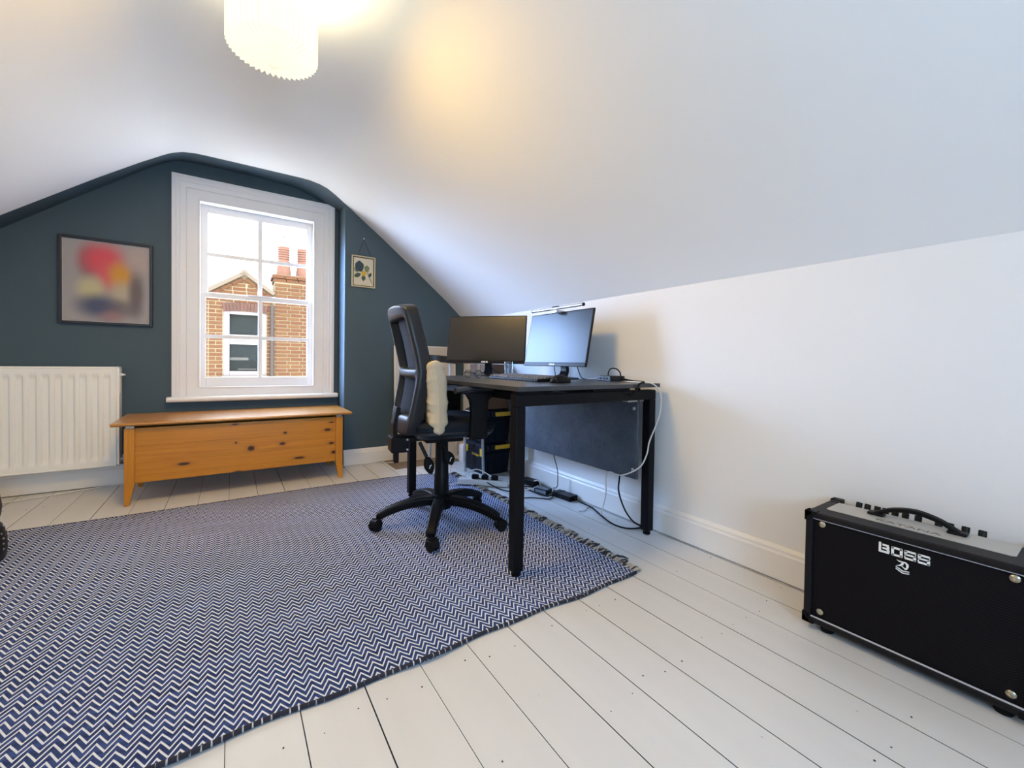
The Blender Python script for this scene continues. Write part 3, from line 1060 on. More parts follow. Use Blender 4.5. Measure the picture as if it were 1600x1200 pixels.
# printed flowers: flat ink shapes on the paper
inks = [('stem_print', 'leaf_pale', leaf_poly(0.915, 1.490, 0.13, 0.004, -1.15), 3.4102),
        ('leaf_print', 'leaf_ink', leaf_poly(0.822, 1.502, 0.060, 0.017, 0.5), 3.4100),
        ('leaf_print', 'leaf_ink', leaf_poly(0.868, 1.484, 0.050, 0.016, 1.5), 3.4100),
        ('leaf_print', 'leaf_pale', leaf_poly(0.812, 1.545, 0.050, 0.016, 1.9), 3.4100),
        ('leaf_print', 'leaf_ink', leaf_poly(0.918, 1.512, 0.045, 0.012, 1.1), 3.4100),
        ('flower_print', 'leaf_pale', disc_poly(0.893, 1.560, 0.020, 0.026, 14, 0.15), 3.4098),
        ('flower_print', 'petal_blue', disc_poly(0.836, 1.572, 0.033, 0.043, 18, 0.07), 3.4096),
        ('flower_print', 'petal_yellow', disc_poly(0.870, 1.520, 0.020, 0.022, 15, 0.12), 3.4094)]
for nm, mm, poly, y in inks:
    MB().prism(poly, 'Y', y, 3.4112).build(nm, M[mm], fp)
ch = MB()
for x0 in (GX0 + 0.045, GX1 - 0.030):
    n_ = 15
    for k in range(n_):
        t0, t1 = k / n_, (k + 0.8) / n_
        a = Vector((x0, 3.408, GZ1)).lerp(Vector((0.867, 3.410, 1.790)), t0)
        b = Vector((x0, 3.408, GZ1)).lerp(Vector((0.867, 3.410, 1.790)), t1)
        ch.tube([a, b], 0.0016, 5)
ch.build('chain', M['chain'], fp)
MB().lathe([(0.0025, 0.0), (0.0025, -0.012), (0.006, -0.013), (0.004, -0.017)], (0.867, YR, 1.792), 10, 'Y').build('nail', M['chrome'], fp)

# ------------------------------------------------------------------ radiator
rad = thing('radiator', 'white fluted panel radiator on the blue wall left of the window', 'radiator', (-0.97, 3.60, 0.145))
RXa, RXb, RZa, RZb = -1.345, -0.604, 0.143, 0.760
def fl(u, v):
    x = RXa + (RXb - RXa) * u
    z = RZa + (RZb - RZa) * v
    ph = ((x + 0.62) / 0.0525) % 1.0
    dpt = min(1.0, max(0.0, (0.36 - abs(ph - 0.5)) / 0.15))
    ez = min((z - RZa - 0.040) / 0.022, (RZb - 0.042 - z) / 0.022)
    ez = max(0.0, min(1.0, ez))
    if x > -0.625 or x < RXa + 0.02:
        dpt = 0
    return (x, 3.560 + 0.011 * dpt * ez, z)
rp = MB().grid(lambda u, v: fl(u, v), 300, 56)
rp.build('front_panel', M['radiator'], rad, smooth=True, angle=180)
rb = MB()
rb.box((RXa, 3.575, RZa), (RXb, 3.645, RZb - 0.004))
rb.build('body', M['radiator'], rad)
rect_frame(RXa, RXb + 0.004, RZa - 0.002, RZb + 0.002, 0.008, 3.557, 3.58).build('edge_seam', M['radiator'], rad, bevel=0.002)
MB().box((RXb + 0.004, 3.563, RZa + 0.004), (RXb + 0.017, 3.646, RZb - 0.002)).build('side_panel', M['radiator'], rad, bevel=0.003)
MB().box((RXa, 3.562, RZb), (RXb + 0.016, 3.646, RZb + 0.006)).build('top_grille', M['radiator'], rad, bevel=0.002)
MB().cyl((RXb + 0.017, 3.60, RZb - 0.045), (RXb + 0.030, 3.60, RZb - 0.045), 0.010, 12).cyl((RXb + 0.028, 3.60, RZb - 0.045), (RXb + 0.040, 3.60, RZb - 0.045), 0.006, 8).build('bleed_valve', M['white_plastic'], rad, smooth=True)
MB().box((RXb + 0.0165, 3.58, RZb - 0.16), (RXb + 0.019, 3.63, RZb - 0.05)).build('side_tab', M['radiator'], rad)
MB().tube([(RXb + 0.010, 3.61, 0.175), (RXb + 0.035, 3.61, 0.175), (RXb + 0.040, 3.61, 0.165), (RXb + 0.040, 3.61, 0.0)], 0.0075, 10).build('pipe', M['white_plastic'], rad, smooth=True)
MB().lathe([(0.012, 0.15), (0.016, 0.16), (0.016, 0.20), (0.010, 0.21)], (RXb + 0.040, 3.61, 0), 12).build('valve', M['white_plastic'], rad, smooth=True)

# ------------------------------------------------------------------ pine chest / bench
bn = thing('pine_chest', 'low pine storage bench with knotty front under the window', 'bench', (0.08, 3.33, 0))
lid = MB()
lid.loft([[(-0.540, 3.066, 0.447), (0.705, 3.066, 0.447), (0.715, 3.585, 0.447), (-0.555, 3.585, 0.447)], [(-0.545, 3.060, 0.456), (0.710, 3.060, 0.456), (0.715, 3.590, 0.456), (-0.555, 3.590, 0.456)], [(-0.543, 3.064, 0.4645), (0.708, 3.064, 0.4645), (0.714, 3.588, 0.4645), (-0.554, 3.588, 0.4645)]])
lid.build('lid', M['pine_lid'], bn, bevel=0.002)
zz = [0.122, 0.160, 0.234, 0.330, 0.432]
for i in range(4):
    MB().box((-0.446, 3.098, zz[i] + 0.0002), (0.606, 3.120, zz[i + 1] - 0.0002)).build('plank', M['pine_front'], bn, bevel=0.0006, seg=1)
for x0, x1 in ((-0.480, -0.462), (0.622, 0.640)):
    for i in range(4):
        MB().box((x0, 3.130, zz[i] + 0.0005), (x1, 3.52, zz[i + 1] - 0.0005)).build('side_plank', M['pine_leg'], bn)
for i in range(4):
    MB().box((-0.446, 3.500, zz[i] + 0.0005), (0.606, 3.518, zz[i + 1] - 0.0005)).build('back_plank', M['pine_leg'], bn)
MB().box((-0.46, 3.12, 0.122), (0.62, 3.50, 0.135)).build('bottom', M['pine_leg'], bn)
for sx, xo, xi, xb in ((-1, -0.491, -0.446, -0.470), (1, 0.653, 0.606, 0.630)):
    for ya, yb, yi in ((3.087, 3.130, 3.115), (3.500, 3.543, 3.515)):
        lg = MB()
        lg.loft([[(xo, ya, 0.434), (xi, ya, 0.434), (xi, yb, 0.434), (xo, yb, 0.434)], [(xo, ya, 0.118), (xi, ya, 0.118), (xi, yb, 0.118), (xo, yb, 0.118)], [(xo, ya if ya < 3.3 else yi - 0.002, 0.0), (xb, ya if ya < 3.3 else yi - 0.002, 0.0), (xb, yi if ya < 3.3 else yb, 0.0), (xo, yi if ya < 3.3 else yb, 0.0)]])
        lg.build('leg', M['pine_leg'], bn, bevel=0.002)
for x0, x1 in ((-0.484, -0.448), (0.610, 0.648)):
    MB().box((x0, 3.090, 0.434), (x1, 3.125, 0.447)).build('lid_spacer', M['steel'], bn)

# ------------------------------------------------------------------ rug
rug = thing('rug', 'navy and white zigzag woven rug with fringed end on the floorboards', 'rug', (0.08, 1.98, 0.0))
UX0, UX1 = -1.28, 1.335
def edge_front(x):
    return 1.076 + 0.006 * math.sin(x * 9 + 1) + 0.004 * math.sin(x * 23)
def edge_back(x):
    e = 2.890 + 0.010 * math.sin(x * 4)
    if x > 0.95:
        e -= 0.13 * ((x - 0.95) / 0.4) ** 1.6
    return e
def rugz(x, y):
    z = 0.009
    z += 0.006 * math.exp(-((x - 0.46) / 0.07) ** 2 - ((y - 1.07) / 0.06) ** 2)
    z += 0.004 * math.exp(-((x + 0.12) / 0.10) ** 2 - ((y - 1.07) / 0.07) ** 2)
    return z
rg = MB()
NX, NY = 70, 50
top, bot = [], []
for i in range(NX + 1):
    x = UX0 + (UX1 - UX0) * i / NX
    y0, y1 = edge_front(x), edge_back(x)
    top.append([rg.v((x, y0 + (y1 - y0) * j / NY, rugz(x, y0 + (y1 - y0) * j / NY))) for j in range(NY + 1)])
    bot.append([rg.v((x, y0 + (y1 - y0) * j / NY, 0.0008)) for j in (0, NY)])
for i in range(NX):
    for j in range(NY):
        rg.face([top[i][j], top[i + 1][j], top[i + 1][j + 1], top[i][j + 1]])
    rg.face([bot[i][0], bot[i + 1][0], top[i + 1][0], top[i][0]])
    rg.face([bot[i][1], bot[i + 1][1], top[i + 1][NY], top[i][NY]])
rg.build('pile', M['rug'], rug, local=False, smooth=True)
for nm, ef, sg in (('front_hem', edge_front, -1), ('back_hem', edge_back, 1)):
    pts = [(UX0 + (UX1 - UX0) * i / 90, ef(UX0 + (UX1 - UX0) * i / 90) + sg * 0.002, rugz(UX0 + (UX1 - UX0) * i / 90, ef(UX0 + (UX1 - UX0) * i / 90)) - 0.0035) for i in range(91)]
    MB().tube(pts, 0.0058, 8).build('hem', M['hem'], rug, smooth=True)
M['fringe_dark'] = mat('dark_fringe_yarn', (0.030, 0.028, 0.034, 1), 0.95, var=0.4, vscale=70)
M['fringe_pale'] = mat('pale_fringe_yarn', (0.42, 0.36, 0.30, 1), 0.95, var=0.3, vscale=70)
frs = [MB(), MB()]
for q in range(330):
    y = 1.080 + (2.76 - 1.080) * q / 329 + rnd.uniform(-0.004, 0.004)
    fr = frs[1 if rnd.random() < 0.52 else 0]
    ln_ = rnd.choice((rnd.uniform(0.020, 0.040), rnd.uniform(0.035, 0.070)))
    dy = rnd.uniform(-0.034, 0.034)
    h0 = rnd.uniform(0.007, 0.016)
    fr.tube([(UX1 - 0.006, y, 0.0075), (UX1 + ln_ * 0.4, y + dy * 0.4, h0), (UX1 + ln_ * 0.75, y + dy * 0.8, h0 * 0.8), (UX1 + ln_, y + dy * 1.3, 0.003)], [0.0040, 0.0044, 0.0040, 0.0022], 5)
tag(frs[0].build('fringe', M['fringe_dark'], rug, smooth=True), kind='stuff')
tag(frs[1].build('fringe', M['fringe_pale'], rug, smooth=True), kind='stuff')

# ------------------------------------------------------------------ desk
desk = thing('desk', 'dark grey desk on black square steel legs against the right wall', 'desk', (1.31, 1.87, 0))
MB().box((0.886, 1.266, 0.7215), (1.724, 2.468, 0.7395)).build('desktop', M['desk_top'], desk, bevel=0.0012, seg=1)
MB().box((1.625, 1.318, 0.272), (1.641, 2.40, 0.660)).build('modesty_panel', M['desk_panel'], desk, bevel=0.001, seg=1)
LT = 0.044
for yf in (1.283, 2.404):
    fr_ = thing('leg_frame', loc=(0, 0, 0)) if False else None
    b = MB()
    outer = [(0.890, 0.708), (1.716, 0.708)]
    y0, y1 = yf, yf + LT
    b.box((0.890, y0, 0.662), (1.716, y1, 0.708))
    fo = b.build('top_rail', M['black_frame'], desk, bevel=0.004)
    for x0 in (0.890, 1.672):
        gz = 0.0095 if x0 < 1.3 else 0.0
        MB().box((x0, y0, 0.018 + gz), (x0 + LT, y1, 0.6625)).build('leg', M['black_frame'], desk, bevel=0.004)
        MB().lathe([(0.017, 0.0), (0.018, 0.002), (0.018, 0.010), (0.012, 0.012), (0.012, 0.020)], (x0 + LT / 2, y0 + LT / 2, gz), 14).build('glide', M['rubber'], desk, smooth=True)
for x0 in (1.00, 1.56):
    MB().box((x0, 1.325, 0.668), (x0 + 0.05, 2.406, 0.706)).build('beam', M['black_frame'], desk, bevel=0.003)
for x0, x1, yy in ((0.895, 1.07, 1.300), (1.30, 1.535, 1.300), (1.604, 1.611, 1.300), (0.96, 1.5, 2.41)):
    MB().box((x0, yy - 0.008, 0.708), (x1, yy + 0.02, 0.7215)).build('spacer', M['black_frame'], desk)
for z in (0.616, 0.316):
    MB().lathe([(0.009, 0.0), (0.009, -0.003), (0.006, -0.005)], (1.625, 1.338, z), 14, 'X').build('screw', M['steel'], desk, smooth=True)
    MB().lathe([(0.009, 0.0), (0.009, -0.003), (0.006, -0.005)], (1.625, 2.385, z), 14, 'X').build('screw', M['steel'], desk, smooth=True)
for y in (1.338, 2.370):
    MB().box((1.56, y - 0.018, 0.650), (1.675, y + 0.018, 0.668)).build('bracket', M['steel'], desk)


# ------------------------------------------------------------------ monitors
def monitor(label, center, heading, tilt, smat):
    t = thing('monitor', label, 'monitor', (center[0], center[1], 0.7395), heading, group='monitors on the desk')
    # local: x along the screen, -y faces the viewer, z up
    w, h, d = 0.540, 0.320, 0.0
    base_z = center[2] - 0.7395
    R = Matrix.Translation((0, 0, base_z)) @ Matrix.Rotation(-tilt, 4, 'X')
    MB().box((-w / 2, 0.0, -h / 2), (w / 2, 0.012, h / 2)).box((-w / 2 + 0.03, 0.012, -h / 2 + 0.01), (w / 2 - 0.03, 0.030, h / 2 - 0.10)).box((-0.13, 0.030, -h / 2 + 0.02), (0.13, 0.046, 0.0)).xf(R).build('housing', M['bezel'], t, local=True, bevel=0.002)
    MB().box((-w / 2 + 0.006, -0.0012, -h / 2 + 0.022), (w / 2 - 0.006, 0.001, h / 2 - 0.006)).xf(R).build('screen', smat, t, local=True)
    MB().box((-w / 2 + 0.001, -0.004, -h / 2), (w / 2 - 0.001, 0.002, -h / 2 + 0.018)).xf(R).build('chin', M['bezel'], t, local=True, bevel=0.0015)
    o = text('ASUS', 0.0135, 0.0004, MW[t.name] @ R @ frame((0, -0.0045, -h / 2 + 0.009), (1, 0, 0), (0, 0, 1)), 'lettering', M['white_letter'], t, 0.0006, 1.5)
    # curved neck and round foot
    pts = [(0, 0.055, 0.012), (0, 0.070, 0.045), (0, 0.066, 0.085), (0, 0.040, base_z - 0.06)]
    MB().strip(spline([Vector(p) for p in pts], 5), [0.060 - 0.016 * i / 15 for i in range(16)], 0.022, (1, 0, 0)).build('neck', M['bezel'], t, local=True, bevel=0.004)
    MB().lathe([(0.100, 0.0), (0.101, 0.003), (0.100, 0.006), (0.085, 0.010), (0.03, 0.014)], (0, 0.045, 0), 32).build('foot', M['bezel'], t, local=True, smooth=True)
    return t, R


mon1, R1 = monitor('left of two monitors, dark screen with a golden reflection, angled in desk corner', (1.396, 2.380, 0.980), math.radians(-48.2), math.radians(8.6), M['screen_glossy'])
mon2, R2 = monitor('right of two monitors, pale blue reflecting screen under a light bar', (1.557, 1.853, 0.971), math.radians(-89.4), math.radians(10.6), M['screen'])
# screen light bar resting on the right monitor
bar = thing('monitor_light_bar', 'slim silver light bar clipped on top of the right monitor', 'lamp', (1.557, 1.853, 0.7395), math.radians(-89.4))
hb = 0.971 - 0.7395
MB().cyl((-0.222, -0.004, hb + 0.176), (0.222, -0.004, hb + 0.176), 0.0085, 16).build('tube', M['chrome'], bar, local=True, smooth=True)
for x in (-0.222, 0.222):
    MB().cyl((x - 0.003, -0.004, hb + 0.176), (x + 0.003, -0.004, hb + 0.176), 0.0092, 16).build('end_cap', M['black_plastic'], bar, local=True, smooth=True)
MB().box((-0.028, -0.014, hb + 0.150), (0.014, 0.040, hb + 0.166)).box((-0.022, 0.032, hb + 0.10), (0.010, 0.056, hb + 0.166)).build('clip', M['chrome'], bar, local=True, bevel=0.003)
MB().box((-0.034, -0.010, hb + 0.182), (0.020, 0.006, hb + 0.188)).build('touch_pad', M['black_plastic'], bar, local=True, bevel=0.002)

# ------------------------------------------------------------------ things on the desk
ZD = 0.7395
kb = thing('keyboard', 'black keyboard with grey keys in front of the monitors', 'keyboard', (1.275, 1.79, ZD), math.radians(-90))
MB().loft([[(-0.225, -0.072, 0.0), (0.225, -0.072, 0.0), (0.225, 0.072, 0.0), (-0.225, 0.072, 0.0)], [(-0.225, -0.072, 0.012), (0.225, -0.072, 0.012), (0.225, 0.072, 0.022), (-0.225, 0.072, 0.022)]]).build('case', M['black_plastic'], kb, local=True, bevel=0.003)
M['key'] = mat('grey_keycap', (0.13, 0.12, 0.12, 1), 0.6, var=0.3, spec=0.15)
def key_mesh(wd):
    b = MB()
    b.loft([[(-wd / 2, -0.008, 0), (wd / 2, -0.008, 0), (wd / 2, 0.008, 0), (-wd / 2, 0.008, 0)], [(-wd / 2 + .002, -0.006, 0.008), (wd / 2 - .002, -0.006, 0.008), (wd / 2 - .002, 0.006, 0.008), (-wd / 2 + .002, 0.006, 0.008)]])
    bmesh.ops.recalc_face_normals(b.bm, faces=b.bm.faces)
    me = bpy.data.meshes.new('key')
    b.bm.to_mesh(me)
    b.bm.free()
    me.materials.append(M['key'])
    return me
k1, k2 = key_mesh(0.016), key_mesh(0.090)
for r_ in range(6):
    y = -0.058 + r_ * 0.0225
    z = 0.0125 + (y + 0.072) / 0.144 * 0.010
    xs = -0.212
    ncol = 22
    q = 0
    while q < ncol:
        if r_ == 0 and q == 4:
            me, adv = k2, 5
        else:
            me, adv = k1, 1
        o = bpy.data.objects.new('key', me)
        COL.objects.link(o)
        o.parent = kb
        o.location = (xs + (q + (adv - 1) / 2) * 0.0202, y, z)
        q += adv
ms = thing('computer_mouse', 'black computer mouse beside the keyboard near the desk edge', 'mouse', (1.265, 1.470, ZD), math.radians(-80))
mr = []
for i in range(9):
    t_ = i / 8
    y = -0.055 + 0.11 * t_
    hgt = 0.012 + 0.027 * math.sin(PI * (0.15 + 0.75 * t_)) * (1 if 0 < i < 8 else 0.5)
    wd = 0.033 * (math.sin(PI * (0.12 + 0.76 * t_))) ** 0.4
    mr.append([(wd * math.cos(a), y, 0.001 + max(0, math.sin(a)) ** 0.7 * hgt) for a in [2 * PI * k / 16 for k in range(16)]])
MB().loft(mr).build('shell', M['black_plastic'], ms, local=True, smooth=True, subsurf=1)
MB().lathe([(0.009, -0.003), (0.010, 0), (0.009, 0.003)], (0, 0.032, 0.030), 14, 'X').build('wheel', M['rubber'], ms, local=True, smooth=True)
dk = thing('docking_box', 'small black rectangular connector box on the desk near the wall', 'computer dock', (1.690, 1.555, ZD), math.radians(-6))
MB().box((-0.050, -0.055, 0.001), (0.050, 0.055, 0.028)).build('case', M['grey_plastic'], dk, local=True, bevel=0.002)
for y in (-0.03, -0.005, 0.02):
    MB().box((-0.0512, y - 0.006, 0.010), (-0.049, y + 0.006, 0.018)).build('port', M['rubber'], dk, local=True)
gl = thing('drinking_glass', 'clear drinking glass standing behind the keyboard under the left monitor', 'glass', (1.47, 2.215, ZD))
MB().lathe([(0.026, 0.0), (0.028, 0.003), (0.033, 0.095), (0.031, 0.095), (0.0265, 0.006), (0.001, 0.005)], (0, 0, 0), 24, cap=True).build('tumbler', M['tumbler'], gl, local=True, smooth=True)
eg = thing('eyeglasses', 'pair of glasses with clear round lenses lying on the desk corner', 'glasses', (1.10, 2.005, ZD), math.radians(-62))
for sx in (-1, 1):
    ring = [(sx * 0.033 + 0.024 * math.cos(a), -0.003, 0.0245 + 0.021 * math.sin(a)) for a in [2 * PI * k / 20 for k in range(21)]]
    MB().tube(ring, 0.0016, 6).build('rim', M['black_plastic'], eg, local=True, smooth=True)
    MB().lathe([(0.023, -0.0006), (0.023, 0.0006)], (sx * 0.033, -0.003, 0.0245), 20, 'Y').build('lens', M['tumbler'], eg, local=True)
    MB().tube([(sx * 0.058, -0.003, 0.034), (sx * 0.060, 0.02, 0.034), (sx * 0.056, 0.09, 0.026), (sx * 0.050, 0.12, 0.004)], 0.0022, 6, smooth_path=4).build('temple', M['black_plastic'], eg, local=True, smooth=True)
MB().tube([(-0.010, -0.003, 0.029), (0, -0.004, 0.033), (0.010, -0.003, 0.029)], 0.0018, 6, smooth_path=4).build('bridge', M['black_plastic'], eg, local=True, smooth=True)

# ------------------------------------------------------------------ office chair
CHX, CHY = 0.885, 1.935
chair = thing('office_chair', 'black swivel office chair with mesh back facing the desk', 'chair', (CHX, CHY, 0.0092), math.radians(-8))
# local: +x forward, +y left, -y towards the camera
def bc(z):    # rear centre line of the back shell
    pts = [(0.47, -0.240), (0.56, -0.232), (0.66, -0.215), (0.76, -0.200), (0.80, -0.202), (0.90, -0.225), (1.00, -0.248), (1.075, -0.264)]
    for i in range(len(pts) - 1):
        if z <= pts[i + 1][0]:
            t_ = (z - pts[i][0]) / (pts[i + 1][0] - pts[i][0])
            return pts[i][1] + (pts[i + 1][1] - pts[i][1]) * max(0, t_)
    return pts[-1][1]
def bsurf(y, z, off=0.0):
    return Vector((bc(z) + 0.030 * (abs(y) / 0.225) ** 2.2 + off, y, z))
def hw(z):
    return 0.205 + 0.022 * (1 - ((z - 0.80) / 0.30) ** 2) if z > 0.5 else 0.2
ys = [-1.0, -0.93, -0.80, -0.76, -0.5, -0.25, 0, 0.25, 0.5, 0.76, 0.80, 0.93, 1.0]
zs = [0.478, 0.500, 0.54, 0.580, 0.64, 0.70, 0.742, 0.765, 0.788, 0.84, 0.90, 0.96, 1.010, 1.040, 1.066, 1.080]
bmk = MB()
def keep(i, j):
    yc, zc = (ys[i] + ys[i + 1]) / 2, (zs[j] + zs[j + 1]) / 2
    if abs(yc) > 0.78:
        return True
    if zc < 0.580 or 0.742 < zc < 0.788 or zc > 1.010:
        return True
    return False
VV = {}
def gv(i, j):
    if (i, j) not in VV:
        y, z = ys[i], zs[j]
        w = hw(z)
        if j in (0, 15):
            w *= 0.94
        zz_ = z
        if z > 1.03:
            zz_ = z - 0.020 * abs(y) ** 3
        if z < 0.52:
            zz_ = z + 0.012 * abs(y) ** 3
        p = bsurf(y * w, zz_)
        VV[(i, j)] = bmk.v(p)
    return VV[(i, j)]
for i in range(len(ys) - 1):
    for j in range(len(zs) - 1):
        if keep(i, j):
            bmk.face([gv(i, j), gv(i + 1, j), gv(i + 1, j + 1), gv(i, j + 1)])
bko = bmk.build('back_frame', M['grey_plastic'], chair, local=True, solid=0.066, subsurf=2, smooth=True)
bko.modifiers['solid'].offset = -1.0
MB().grid(lambda u, v: bsurf((u * 2 - 1) * 0.175, 0.772 + v * 0.255, 0.046 + 0.004 * math.sin(PI * v)), 12, 10).build('mesh_panel', M['mesh'], chair, local=True, smooth=True, solid=0.003)
MB().grid(lambda u, v: bsurf((u * 2 - 1) * 0.175, 0.555 + v * 0.21, 0.040 + 0.004 * math.sin(PI * v)), 12, 10).build('lumbar_panel', M['seat_fabric'], chair, local=True, smooth=True, solid=0.012)
MB().box((-0.0005, -0.030, -0.0165), (0.0005, 0.030, 0.0165)).xf(Matrix.Translation(bsurf(-0.075, 0.872, 0.0455)) @ Matrix.Rotation(-0.05, 4, 'Z') @ Matrix.Rotation(-0.22, 4, 'Y')).build('fabric_label', M['mesh'], chair, local=True)
# front side of the back, padded
MB().grid(lambda u, v: bsurf((u * 2 - 1) * 0.19, 0.53 + v * 0.52, 0.058 + 0.004 * math.sin(PI * v)), 12, 14).build('back_pad', M['seat_fabric'], chair, local=True, smooth=True, solid=0.008)
# seat
def rrect(x0, x1, w, r, z, n=5):
    pts = []
    for cx, cy, a0 in ((x1 - r, w - r, 0), (x0 + r, w - r, PI / 2), (x0 + r, -w + r, PI), (x1 - r, -w + r, 1.5 * PI)):
        for k in range(n + 1):
            a = a0 + PI / 2 * k / n
            pts.append((cx + r * math.cos(a), cy + r * math.sin(a), z))
    return pts
MB().loft([rrect(-0.160, 0.195, 0.215, 0.06, 0.487), rrect(-0.178, 0.212, 0.235, 0.07, 0.503), rrect(-0.182, 0.216, 0.238, 0.07, 0.524), rrect(-0.172, 0.210, 0.230, 0.07, 0.540), rrect(-0.150, 0.192, 0.205, 0.07, 0.547)]).build('seat_cushion', M['seat_fabric'], chair, local=True, smooth=True)
MB().loft([rrect(-0.15, 0.16, 0.15, 0.05, 0.458), rrect(-0.16, 0.195, 0.212, 0.06, 0.472), rrect(-0.175, 0.208, 0.232, 0.07, 0.490), rrect(-0.175, 0.208, 0.232, 0.07, 0.502)]).build('seat_pan', M['grey_plastic'], chair, local=True, smooth=True)
# mechanism under the seat and up to the back
mc = MB()
mc.box((-0.10, -0.075, 0.425), (0.09, 0.075, 0.463))
mc.box((-0.258, -0.050, 0.385), (-0.176, 0.050, 0.460))
mc.box((-0.180, -0.035, 0.432), (-0.09, 0.035, 0.456))
mc.build('tilt_mechanism', M['black_plastic'], chair, local=True, bevel=0.006)
MB().strip([(-0.228, 0, 0.39), (-0.238, 0, 0.46), (-0.238, 0, 0.52), (-0.222, 0, 0.60)], 0.075, 0.020, (0, 1, 0)).build('back_stem', M['black_plastic'], chair, local=True, bevel=0.004)
MB().box((-0.240, -0.016, 0.330), (-0.216, 0.016, 0.390)).build('height_post', M['black_plastic'], chair, local=True, bevel=0.004)
for dz in (0.40, 0.447):
    MB().lathe([(0.006, -0.0), (0.006, -0.006), (0.003, -0.008)], (-0.184, -0.050, dz), 10, 'Y').build('rivet', M['chrome'], chair, local=True, smooth=True)
def lever(p0, p1, p2, flip):
    o_ = MB()
    o_.tube([p0, p1], 0.0085, 10)
    lo = o_.build('lever', M['black_plastic'], chair, local=True, smooth=True)
    a, b = Vector(p1), Vector(p2)
    d = (b - a).normalized()
    side = Vector((d.z, 0, -d.x)).normalized()
    pad = []
    for k in range(9):
        t_ = k / 8
        w = 0.008 + 0.030 * math.sin(PI * min(1, 0.08 + t_ * 0.92) ** 1.1) if k < 8 else 0.006
        pad.append((a + (b - a) * t_, w))
    rings = []
    for p, w in pad:
        rings.append([p + side * w, p + Vector((0, -0.008, 0)), p - side * w, p + Vector((0, 0.008, 0))])
    pd = MB().loft(rings).build('paddle', M['rubber'], lo, local=True, subsurf=1, smooth=True)
    m_ = a + (b - a) * 0.55 + Vector((0, -0.0095, 0))
    ic = MB()
    ic.box((-0.0016, -0.0008, -0.009), (0.0016, 0.0008, 0.007)).box((-0.001, -0.0008, 0.004), (0.006, 0.0008, 0.007)).box((0.003, -0.0008, 0.004), (0.006, 0.0008, 0.011)).xf(Matrix.Translation(m_) @ Matrix.Rotation(0.2, 4, 'Y'))
    ic.build('icon', M['white_letter'], lo, local=True)
lever((-0.134, -0.085, 0.437), (-0.104, -0.100, 0.368), (-0.079, -0.105, 0.284), 1)
lever((-0.020, -0.080, 0.432), (-0.004, -0.100, 0.385), (0.022, -0.105, 0.318), 1)
# column and star base
MB().lathe([(0.050, 0.098), (0.051, 0.150), (0.038, 0.155), (0.036, 0.255), (0.0345, 0.258), (0.0335, 0.330), (0.0325, 0.333), (0.031, 0.430)], (0, 0, 0), 24).build('gas_column', M['black_plastic'], chair, local=True, smooth=True)
base = MB().lathe([(0.036, 0.080), (0.052, 0.084), (0.056, 0.110), (0.050, 0.130), (0.036, 0.135)], (0, 0, 0), 24).build('hub', M['black_plastic'], chair, local=True, smooth=True)
a0 = math.radians(-123 + 8)
for k in range(5):
    a = a0 + 2 * PI * k / 5
    dx, dy = math.cos(a), math.sin(a)
    sd = (-dy, dx, 0)
    pts = spline([Vector((dx * r, dy * r, z)) for r, z in ((0.030, 0.122), (0.10, 0.123), (0.18, 0.112), (0.26, 0.088), (0.308, 0.064))], 4)
    n_ = len(pts)
    lo = MB().strip(pts, [0.062 - 0.020 * i / (n_ - 1) for i in range(n_)], [0.044 - 0.010 * i / (n_ - 1) for i in range(n_)], sd).build('leg', M['black_plastic'], chair, local=True, bevel=0.010, seg=3, smooth=True)
    r = 0.305
    ca = a + (0.8 if k != 2 else 2.2)
    cx, cy = dx * r + 0.016 * math.cos(ca), dy * r + 0.016 * math.sin(ca)
    ax_ = Vector((-math.sin(ca), math.cos(ca), 0))
    cst = MB()
    cst.cyl((dx * r, dy * r, 0.052), (dx * r, dy * r, 0.070), 0.010, 10)
    hood = []
    for q in range(9):
        an = PI * q / 8
        hood.append(Vector((cx, cy, 0.026)) + Vector((math.cos(ca), math.sin(ca), 0)) * (0.028 * math.cos(an)) + Vector((0, 0, 1)) * (0.030 * math.sin(an)))
    cst.strip(hood, 0.034, 0.006, tuple(ax_))
    cst.build('caster', M['black_plastic'], lo, local=True, smooth=True)
    for sg in (-1, 1):
        c0 = Vector((cx, cy, 0.026)) + ax_ * sg * 0.006
        c1 = Vector((cx, cy, 0.026)) + ax_ * sg * 0.022
        MB().tube([c0, c0.lerp(c1, 0.8), c1], [0.0255, 0.0255, 0.022], 18).build('wheel', M['rubber'], lo, local=True, smooth=True)
